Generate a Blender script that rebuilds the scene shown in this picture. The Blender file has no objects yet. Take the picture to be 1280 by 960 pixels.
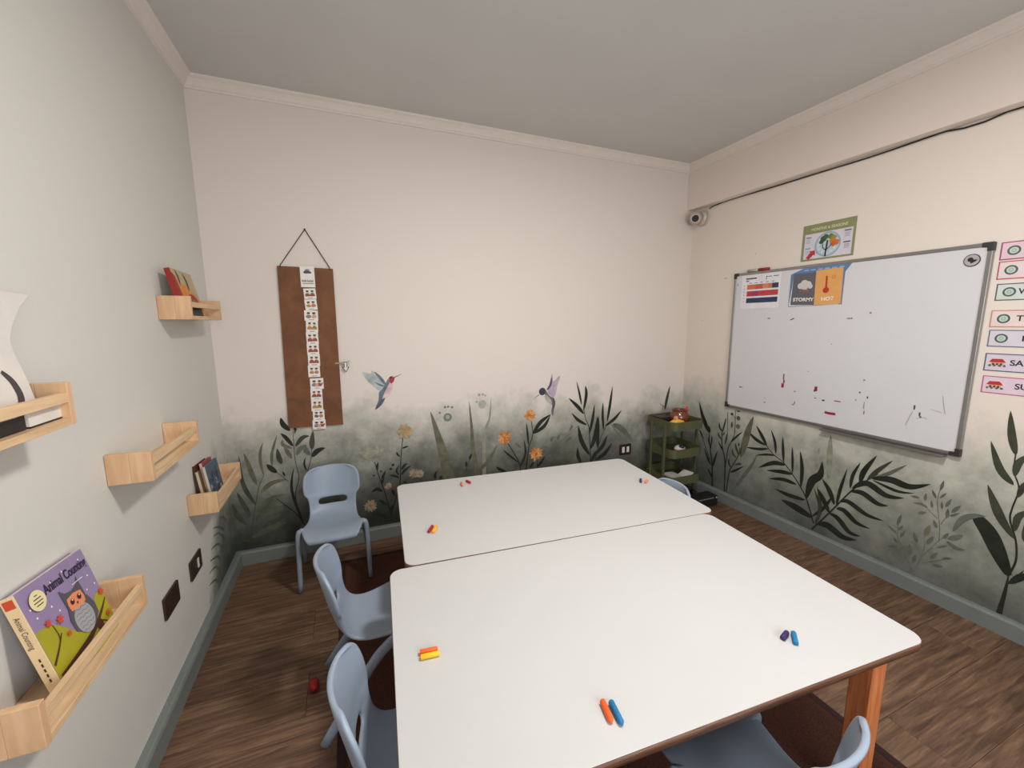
import bpy, bmesh, math, random
from mathutils import Vector, Matrix
from math import sin, cos, pi, radians
random.seed(7)
SC = bpy.context.scene
COL = SC.collection

# ------------------------------------------------------------------ camera
XL, XR, YB, YF, H = -0.6152, 2.4709, 2.4587, -1.20, 2.412      # room: left, right, back, front, ceiling
HB = 0.0753                                                     # baseboard height
ZT = 0.51                                                       # table height
cd = bpy.data.cameras.new('camera'); cam = bpy.data.objects.new('camera', cd); COL.objects.link(cam)
cd.sensor_width = 36; cd.lens = 36 * 509.957 / 1280; cd.clip_start = 0.02
YAW, PITCH, ROLL = (0.3857189919, 0.1505553037, -0.0051604759)
def cam_axes():
    fw = Vector((sin(YAW)*cos(PITCH), cos(YAW)*cos(PITCH), -sin(PITCH)))
    r = Vector((cos(YAW), -sin(YAW), 0)); u = r.cross(fw)
    c, s = cos(ROLL), sin(ROLL)
    return r*c + u*s, -s*r + c*u, fw
r_, u_, f_ = cam_axes()
cam.matrix_world = Matrix(((r_.x, u_.x, -f_.x, 0), (r_.y, u_.y, -f_.y, 0), (r_.z, u_.z, -f_.z, 1.295), (0, 0, 0, 1)))
SC.camera = cam

# ------------------------------------------------------------------ world, lights, exposure
w = bpy.data.worlds.new('world'); SC.world = w; w.use_nodes = True
w.node_tree.nodes['Background'].inputs[0].default_value = (0.75, 0.85, 1.0, 1)
w.node_tree.nodes['Background'].inputs[1].default_value = 0.6
def area(name, loc, rot, sx, sy, power, col, shape='RECTANGLE'):
    l = bpy.data.lights.new(name, 'AREA'); l.shape = shape; l.size = sx
    if shape in ('RECTANGLE', 'ELLIPSE'): l.size_y = sy
    l.energy = power; l.color = col
    o = bpy.data.objects.new(name, l); COL.objects.link(o); o.location = loc; o.rotation_euler = rot
    return o
LAMP = area('ceiling_lamp_light', (0.90, 0.60, H-0.065), (0, 0, 0), 0.30, 0, 32.5, (1.0, 0.965, 0.93), 'DISK')
WIN = area('window_daylight', (0.75, YF+0.03, 1.35), (radians(90), 0, 0), 1.3, 1.0, 34, (0.90, 0.96, 1.0))
SC.view_settings.view_transform = 'Standard'; SC.view_settings.look = 'None'
SC.view_settings.exposure = 0.0; SC.view_settings.gamma = 1.0
SC.view_settings.use_curve_mapping = False

# ------------------------------------------------------------------ materials
def lin(c):
    return tuple(((v/255)/12.92 if v/255 <= 0.04045 else ((v/255+0.055)/1.055)**2.4) for v in c) + (1,)
MATS = {}
def mat(name, col, rough=0.55, metal=0.0, var=0.06, scale=18.0, bump=0.0, bscale=120.0, coat=0.0, stretch=None, spec=0.5, emit=0):
    if name in MATS: return MATS[name]
    m = bpy.data.materials.new(name); m.use_nodes = True; nt = m.node_tree; N = nt.nodes; L = nt.links
    b = N['Principled BSDF']; b.inputs['Roughness'].default_value = rough; b.inputs['Metallic'].default_value = metal
    b.inputs['Coat Weight'].default_value = coat; b.inputs['Specular IOR Level'].default_value = spec
    tc = N.new('ShaderNodeTexCoord'); mp = N.new('ShaderNodeMapping'); L.new(tc.outputs['Object'], mp.inputs[0])
    if stretch: mp.inputs['Scale'].default_value = stretch
    n = N.new('ShaderNodeTexNoise'); n.inputs['Scale'].default_value = scale; n.inputs['Detail'].default_value = 4
    L.new(mp.outputs[0], n.inputs['Vector'])
    c = lin(col)
    r = N.new('ShaderNodeValToRGB'); e = r.color_ramp.elements
    e[0].position = 0.3; e[1].position = 0.7
    e[0].color = tuple(v*(1-var) for v in c[:3]) + (1,); e[1].color = tuple(min(1, v*(1+var)) for v in c[:3]) + (1,)
    L.new(n.outputs[0], r.inputs[0]); L.new(r.outputs[0], b.inputs['Base Color'])
    if bump:
        n2 = N.new('ShaderNodeTexNoise'); n2.inputs['Scale'].default_value = bscale; n2.inputs['Detail'].default_value = 5
        L.new(mp.outputs[0], n2.inputs['Vector'])
        bp = N.new('ShaderNodeBump'); bp.inputs['Strength'].default_value = bump; bp.inputs['Distance'].default_value = 0.002
        L.new(n2.outputs[0], bp.inputs['Height']); L.new(bp.outputs[0], b.inputs['Normal'])
    if emit:
        b.inputs['Emission Color'].default_value = c; b.inputs['Emission Strength'].default_value = emit
    MATS[name] = m; return m

def wall_mat(name, side):
    """cream emulsion paint; near the floor the mural's mottled green-grey wash"""
    m = bpy.data.materials.new(name); m.use_nodes = True; nt = m.node_tree; N = nt.nodes; L = nt.links
    b = N['Principled BSDF']; b.inputs['Roughness'].default_value = 0.6; b.inputs['Specular IOR Level'].default_value = 0.3
    g = N.new('ShaderNodeNewGeometry'); sx = N.new('ShaderNodeSeparateXYZ'); L.new(g.outputs['Position'], sx.inputs[0])
    def noise(s, d=5, rough=0.6):
        n = N.new('ShaderNodeTexNoise'); n.inputs['Scale'].default_value = s; n.inputs['Detail'].default_value = d
        n.inputs['Roughness'].default_value = rough
        L.new(g.outputs['Position'], n.inputs['Vector']); return n.outputs[0]
    def mth(op, a, b_=0.0, c=0.0):
        x = N.new('ShaderNodeMath'); x.operation = op
        for i, v in enumerate((a, b_, c)):
            if isinstance(v, (int, float)): x.inputs[i].default_value = v
            else: L.new(v, x.inputs[i])
        return x.outputs[0]
    h = sx.outputs['Z']
    h = mth('ADD', h, mth('MULTIPLY', mth('SUBTRACT', noise(2.6, 6, 0.62), 0.5), 0.62))
    h = mth('ADD', h, mth('MULTIPLY', mth('SUBTRACT', noise(14, 5, 0.6), 0.5), 0.16))
    def mapr(val, a, b2, c, d):
        q = N.new('ShaderNodeMapRange'); q.interpolation_type = 'SMOOTHSTEP'
        L.new(val, q.inputs[0])
        for i, v in enumerate((a, b2, c, d)): q.inputs[i+1].default_value = v
        return q.outputs[0]
    if side == 'back':      # wash climbs from the left corner towards the right one
        h = mth('ADD', h, mapr(sx.outputs['X'], -0.62, 0.5, 0.03, 0.0)); h = mth('ADD', h, mapr(sx.outputs['X'], 0.9, 1.6, 0.0, 0.07))
    if side == 'left':      # only the last half metre next to the corner is washed
        h = mth('ADD', h, mapr(sx.outputs['Y'], 1.80, 2.28, 1.0, 0.10))
    if side == 'right':
        h = mth('ADD', h, mapr(sx.outputs['Y'], 2.2, 1.0, 0.0, 0.02))
    r = N.new('ShaderNodeValToRGB'); e = r.color_ramp.elements
    cream = lin(WALLCOL[side])
    st = WASH[side]
    e[0].position, e[0].color = st[0][0], lin(st[0][1])
    e[1].position, e[1].color = 1.0, cream
    for p, c in st[1:]:
        x = r.color_ramp.elements.new(p); x.color = cream if c is None else lin(c)
    L.new(h, r.inputs[0])
    mx = N.new('ShaderNodeMix'); mx.data_type = 'RGBA'; mx.blend_type = 'OVERLAY'; mx.inputs[0].default_value = 0.0
    # cloudy brush mottling, only where the wash is
    k = mapr(h, 0.55, 0.85, 0.75, 0.02); L.new(k, mx.inputs[0])
    L.new(r.outputs[0], mx.inputs[6])
    r2 = N.new('ShaderNodeValToRGB'); r2.color_ramp.elements[0].position = 0.32; r2.color_ramp.elements[1].position = 0.68
    r2.color_ramp.elements[0].color = (0.30, 0.31, 0.295, 1); r2.color_ramp.elements[1].color = (0.68, 0.68, 0.65, 1)
    L.new(noise(6.5, 8, 0.72), r2.inputs[0]); L.new(r2.outputs[0], mx.inputs[7])
    L.new(mx.outputs[2], b.inputs['Base Color'])
    bp = N.new('ShaderNodeBump'); bp.inputs['Strength'].default_value = 0.35 if side == 'left' else 0.18; bp.inputs['Distance'].default_value = 0.0012
    L.new(noise(170 if side == 'left' else 90, 3), bp.inputs['Height']); L.new(bp.outputs[0], b.inputs['Normal'])
    return m
WALLCOL = {'back': (223, 212, 203), 'right': (228, 217, 207), 'left': (213, 210, 203), 'front': (226, 211, 202)}
WASH = {
 'back': [(0.0, (36, 40, 34)), (0.16, (54, 59, 51)), (0.34, (86, 88, 81)), (0.52, (128, 130, 122)), (0.68, (178, 175, 166)), (0.84, None)],
 'right': [(0.0, (82, 86, 80)), (0.16, (106, 108, 103)), (0.34, (132, 135, 127)), (0.52, (160, 162, 153)), (0.68, (190, 190, 179)), (0.90, None)],
 'left': [(0.0, (44, 50, 45)), (0.22, (70, 76, 69)), (0.42, (106, 112, 104)), (0.60, (160, 162, 152)), (0.78, None)],
 'front': [(0.0, (226, 211, 202)), (0.5, None)],
}
def floor_mat():
    m = bpy.data.materials.new('laminate_plank'); m.use_nodes = True; nt = m.node_tree; N = nt.nodes; L = nt.links
    b = N['Principled BSDF']; b.inputs['Roughness'].default_value = 0.5; b.inputs['Specular IOR Level'].default_value = 0.4
    tc = N.new('ShaderNodeTexCoord'); oi = N.new('ShaderNodeObjectInfo')
    va = N.new('ShaderNodeVectorMath'); va.operation = 'SCALE'; cmb = N.new('ShaderNodeCombineXYZ')
    for i in range(3): L.new(oi.outputs['Random'], cmb.inputs[i])
    L.new(cmb.outputs[0], va.inputs[0]); va.inputs['Scale'].default_value = 37.0
    ad = N.new('ShaderNodeVectorMath'); L.new(tc.outputs['Object'], ad.inputs[0]); L.new(va.outputs[0], ad.inputs[1])
    mp = N.new('ShaderNodeMapping'); mp.inputs['Scale'].default_value = (1.8, 24, 1); L.new(ad.outputs[0], mp.inputs[0])
    n = N.new('ShaderNodeTexNoise'); n.inputs['Scale'].default_value = 2.9; n.inputs['Detail'].default_value = 9; n.inputs['Roughness'].default_value = 0.62
    n.inputs['Distortion'].default_value = 0.6
    L.new(mp.outputs[0], n.inputs['Vector'])
    r = N.new('ShaderNodeValToRGB'); e = r.color_ramp.elements
    e[0].position, e[0].color = 0.28, lin((66, 46, 34)); e[1].position, e[1].color = 0.76, lin((152, 123, 98))
    x = e.new(0.47); x.color = lin((98, 73, 56)); x = e.new(0.60); x.color = lin((120, 92, 71))
    L.new(n.outputs[0], r.inputs[0])
    hv = N.new('ShaderNodeHueSaturation'); L.new(r.outputs[0], hv.inputs['Color'])
    mr = N.new('ShaderNodeMapRange'); L.new(oi.outputs['Random'], mr.inputs[0]); mr.inputs[3].default_value = 0.82; mr.inputs[4].default_value = 1.12
    L.new(mr.outputs[0], hv.inputs['Value']); L.new(hv.outputs[0], b.inputs['Base Color'])
    bp = N.new('ShaderNodeBump'); bp.inputs['Strength'].default_value = 0.3; bp.inputs['Distance'].default_value = 0.001
    L.new(n.outputs[0], bp.inputs['Height']); L.new(bp.outputs[0], b.inputs['Normal'])
    return m
def wood_mat(name, c0, c1, stretch, scale=3.0, rough=0.5, bands=None):
    if name in MATS: return MATS[name]
    m = bpy.data.materials.new(name); m.use_nodes = True; nt = m.node_tree; N = nt.nodes; L = nt.links
    b = N['Principled BSDF']; b.inputs['Roughness'].default_value = rough
    tc = N.new('ShaderNodeTexCoord'); mp = N.new('ShaderNodeMapping'); mp.inputs['Scale'].default_value = stretch
    L.new(tc.outputs['Object'], mp.inputs[0])
    n = N.new('ShaderNodeTexNoise'); n.inputs['Scale'].default_value = scale; n.inputs['Detail'].default_value = 7; n.inputs['Distortion'].default_value = 1.0
    L.new(mp.outputs[0], n.inputs['Vector'])
    r = N.new('ShaderNodeValToRGB'); e = r.color_ramp.elements
    e[0].position, e[0].color = 0.32, lin(c0); e[1].position, e[1].color = 0.68, lin(c1)
    L.new(n.outputs[0], r.inputs[0]); L.new(r.outputs[0], b.inputs['Base Color'])
    bp = N.new('ShaderNodeBump'); bp.inputs['Strength'].default_value = 0.2; bp.inputs['Distance'].default_value = 0.0006
    L.new(n.outputs[0], bp.inputs['Height']); L.new(bp.outputs[0], b.inputs['Normal'])
    MATS[name] = m; return m

# ------------------------------------------------------------------ mesh helpers
class MB:
    """collects shapes, each with its own material slot, and links them as ONE mesh object"""
    def __init__(s): s.v = []; s.f = []; s.mi = []; s.mats = []; s.sm = []
    def slot(s, m):
        if m not in s.mats: s.mats.append(m)
        return s.mats.index(m)
    def add(s, vs, fs, m, smooth=False, M=None):
        o = len(s.v); k = s.slot(m)
        s.v += [tuple(M @ Vector(p)) if M else tuple(p) for p in vs]
        for f in fs: s.f.append([o+i for i in f]); s.mi.append(k); s.sm.append(smooth)
        return s
    def box(s, lo, hi, m, M=None):
        x0, y0, z0 = lo; x1, y1, z1 = hi
        vs = [(x0,y0,z0),(x1,y0,z0),(x1,y1,z0),(x0,y1,z0),(x0,y0,z1),(x1,y0,z1),(x1,y1,z1),(x0,y1,z1)]
        return s.add(vs, [(0,3,2,1),(4,5,6,7),(0,1,5,4),(1,2,6,5),(2,3,7,6),(3,0,4,7)], m, False, M)
    def prism(s, poly, z0, z1, m, M=None, smooth=False):
        n = len(poly)
        vs = [(x, y, z0) for x, y in poly] + [(x, y, z1) for x, y in poly]
        fs = [tuple(range(n-1, -1, -1)), tuple(range(n, 2*n))]
        s.add(vs, fs, m, False, M)
        o = len(s.v) - 2*n; k = s.slot(m)
        for i in range(n): s.f.append([o+i, o+(i+1)%n, o+n+(i+1)%n, o+n+i]); s.mi.append(k); s.sm.append(smooth)
        return s
    def cyl(s, p0, p1, r0, r1, m, n=20, M=None, caps=True, smooth=True):
        p0, p1 = Vector(p0), Vector(p1); d = (p1-p0).normalized()
        a = d.orthogonal().normalized(); b = d.cross(a)
        vs = []
        for p, r in ((p0, r0), (p1, r1)):
            for i in range(n): t = 2*pi*i/n; vs.append(p + (a*cos(t)+b*sin(t))*r)
        s.add(vs, [(i, (i+1)%n, n+(i+1)%n, n+i) for i in range(n)], m, smooth, M)
        if caps: s.add(vs, [tuple(range(n-1,-1,-1)), tuple(range(n, 2*n))], m, False, M)
        return s
    def tube(s, pts, rad, m, n=10, M=None, flat=1.0, side=None):
        """tube along pts; rad one value or list; flat squeezes it across 'side'"""
        pts = [Vector(p) for p in pts]; K = len(pts)
        if not hasattr(rad, '__len__'): rad = [rad]*K
        vs = []; up = Vector(side) if side else None; a = None
        for i, p in enumerate(pts):
            d = (pts[min(i+1, K-1)] - pts[max(i-1, 0)]).normalized()
            if up: a = (up - d*up.dot(d)).normalized()
            elif a is None: a = d.orthogonal().normalized()
            else: a = (a - d*a.dot(d)).normalized()
            b = d.cross(a)
            for j in range(n): t = 2*pi*j/n; vs.append(p + (a*cos(t)*flat + b*sin(t))*rad[i])
        fs = []
        for i in range(K-1):
            for j in range(n): fs.append((i*n+j, i*n+(j+1)%n, (i+1)*n+(j+1)%n, (i+1)*n+j))
        s.add(vs, fs, m, True, M)
        s.add(vs, [tuple(range(n-1,-1,-1)), tuple(range((K-1)*n, K*n))], m, False, M)
        return s
    def lathe(s, prof, m, n=28, M=None, smooth=True):
        vs = []; fs = []
        for r, z in prof:
            for j in range(n): t = 2*pi*j/n; vs.append((r*cos(t), r*sin(t), z))
        for i in range(len(prof)-1):
            for j in range(n): fs.append((i*n+j, i*n+(j+1)%n, (i+1)*n+(j+1)%n, (i+1)*n+j))
        return s.add(vs, fs, m, smooth, M)
    def sphere(s, c, r, m, n=16, M=None, sc=(1,1,1)):
        vs = []; fs = []; K = n//2
        for i in range(K+1):
            a = -pi/2 + pi*i/K
            for j in range(n): t = 2*pi*j/n; vs.append((c[0]+r*sc[0]*cos(a)*cos(t), c[1]+r*sc[1]*cos(a)*sin(t), c[2]+r*sc[2]*sin(a)))
        for i in range(K):
            for j in range(n): fs.append((i*n+j, i*n+(j+1)%n, (i+1)*n+(j+1)%n, (i+1)*n+j))
        return s.add(vs, fs, m, True, M)
    def build(s, name, parent=None, loc=(0,0,0), bevel=0, seg=2, mods=None):
        me = bpy.data.meshes.new(name); me.from_pydata(s.v, [], s.f)
        for m in s.mats: me.materials.append(m)
        me.polygons.foreach_set('material_index', s.mi); me.polygons.foreach_set('use_smooth', s.sm)
        me.update(); me.validate()
        bm = bmesh.new(); bm.from_mesh(me); bmesh.ops.remove_doubles(bm, verts=bm.verts, dist=1e-6)
        bmesh.ops.recalc_face_normals(bm, faces=bm.faces) if not getattr(s, 'flatart', False) else None
        bm.to_mesh(me); bm.free()
        o = bpy.data.objects.new(name, me); COL.objects.link(o); o.parent = parent; o.location = loc
        if bevel:
            b = o.modifiers.new('bevel', 'BEVEL'); b.width = bevel; b.segments = seg; b.limit_method = 'ANGLE'; b.harden_normals = True
        return o
def tag(o, label=None, cat=None, group=None, kind=None):
    if label: o['label'] = label
    if cat: o['category'] = cat
    if group: o['group'] = group
    if kind: o['kind'] = kind
    return o
def thing(name, label, cat, loc=(0,0,0), rz=0, group=None, M=None):
    o = bpy.data.objects.new(name, None); COL.objects.link(o); o.empty_display_size = 0.05
    if M: o.matrix_world = M
    else: o.location = loc; o.rotation_euler = (0, 0, rz)
    return tag(o, label, cat, group)
def frame(o, right, up):
    r, u = Vector(right).normalized(), Vector(up).normalized(); n = r.cross(u)
    return Matrix(((r.x, u.x, n.x, o[0]), (r.y, u.y, n.y, o[1]), (r.z, u.z, n.z, o[2]), (0,0,0,1)))
class Art(MB):
    """flat print: polygons in the (right, up) plane, each a hair above the last"""
    flatart = True
    def __init__(s, z=0.0004, dz=0.00012): super().__init__(); s.z = z; s.dz = dz
    def poly(s, pts, m):
        a = sum(pts[i][0]*pts[(i+1)%len(pts)][1] - pts[(i+1)%len(pts)][0]*pts[i][1] for i in range(len(pts)))
        if a < 0: pts = pts[::-1]
        s.add([(x, y, s.z) for x, y in pts], [tuple(range(len(pts)))], m); s.z += s.dz; return s
    def rect(s, x0, y0, x1, y1, m): return s.poly([(x0,y0),(x1,y0),(x1,y1),(x0,y1)], m)
    def disc(s, x, y, r, m, n=20, sy=1.0): return s.poly([(x+r*cos(2*pi*i/n), y+r*sy*sin(2*pi*i/n)) for i in range(n)], m)
    def blob(s, x, y, r, m, n=14, j=0.25, sy=1.0):
        return s.poly([(x+r*(1+random.uniform(-j,j))*cos(2*pi*i/n), y+sy*r*(1+random.uniform(-j,j))*sin(2*pi*i/n)) for i in range(n)], m)
    def strip(s, pts, wid, m):
        P = smooth_line(pts, 5); n = len(P); L_, R_ = [], []
        for i, p in enumerate(P):
            q0, q1 = P[max(i-1,0)], P[min(i+1,n-1)]; dx, dy = q1[0]-q0[0], q1[1]-q0[1]; l = math.hypot(dx, dy) or 1
            w_ = wid(i/(n-1)) if callable(wid) else wid
            L_.append((p[0]-dy/l*w_/2, p[1]+dx/l*w_/2)); R_.append((p[0]+dy/l*w_/2, p[1]-dx/l*w_/2))
        vs = [(x, y, s.z) for x, y in L_] + [(x, y, s.z) for x, y in R_]
        s.add(vs, [(n+i, n+i+1, i+1, i) for i in range(n-1)], m); s.z += s.dz; return s
def smooth_line(P, k=5):
    if len(P) < 3:
        return [(P[0][0]+(P[-1][0]-P[0][0])*t/6, P[0][1]+(P[-1][1]-P[0][1])*t/6) for t in range(7)]
    out = []
    for i in range(len(P)-1):
        a, b, c, d = P[max(i-1,0)], P[i], P[i+1], P[min(i+2,len(P)-1)]
        for j in range(k):
            t = j/k
            out.append(tuple(0.5*((2*b[q])+(-a[q]+c[q])*t+(2*a[q]-5*b[q]+4*c[q]-d[q])*t*t+(-a[q]+3*b[q]-3*c[q]+d[q])*t**3) for q in (0,1)))
    out.append(tuple(P[-1])); return out
def lettering(body, size, m, parent, M, name='lettering', align='CENTER', sx=1.0, shear=0.0, bold=0.0):
    c = bpy.data.curves.new(name, 'FONT'); c.body = body; c.size = size; c.align_x = align; c.align_y = 'CENTER'; c.shear = shear; c.offset = bold
    t = bpy.data.objects.new('t', c); COL.objects.link(t)
    dg = bpy.context.evaluated_depsgraph_get(); me = bpy.data.meshes.new_from_object(t.evaluated_get(dg)); me.name = name
    bpy.data.objects.remove(t); bpy.data.curves.remove(c)
    me.transform(M @ Matrix.Diagonal((sx, 1, 1, 1))); me.materials.clear(); me.materials.append(m)
    o = bpy.data.objects.new(name, me); COL.objects.link(o); o.parent = parent; return o
def rrect(x0, y0, x1, y1, r, n=6):
    P = []
    for cx, cy, a in ((x1-r, y1-r, 0), (x0+r, y1-r, 90), (x0+r, y0+r, 180), (x1-r, y0+r, 270)):
        for i in range(n+1): t = radians(a+90*i/n); P.append((cx+r*cos(t), cy+r*sin(t)))
    return P
def copy_tree(o, parent=None):
    c = o.copy(); COL.objects.link(c); c.parent = parent
    for ch in list(o.children): copy_tree(ch, c)
    return c
T = Matrix.Translation
def RZ(a): return Matrix.Rotation(a, 4, 'Z')

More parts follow.
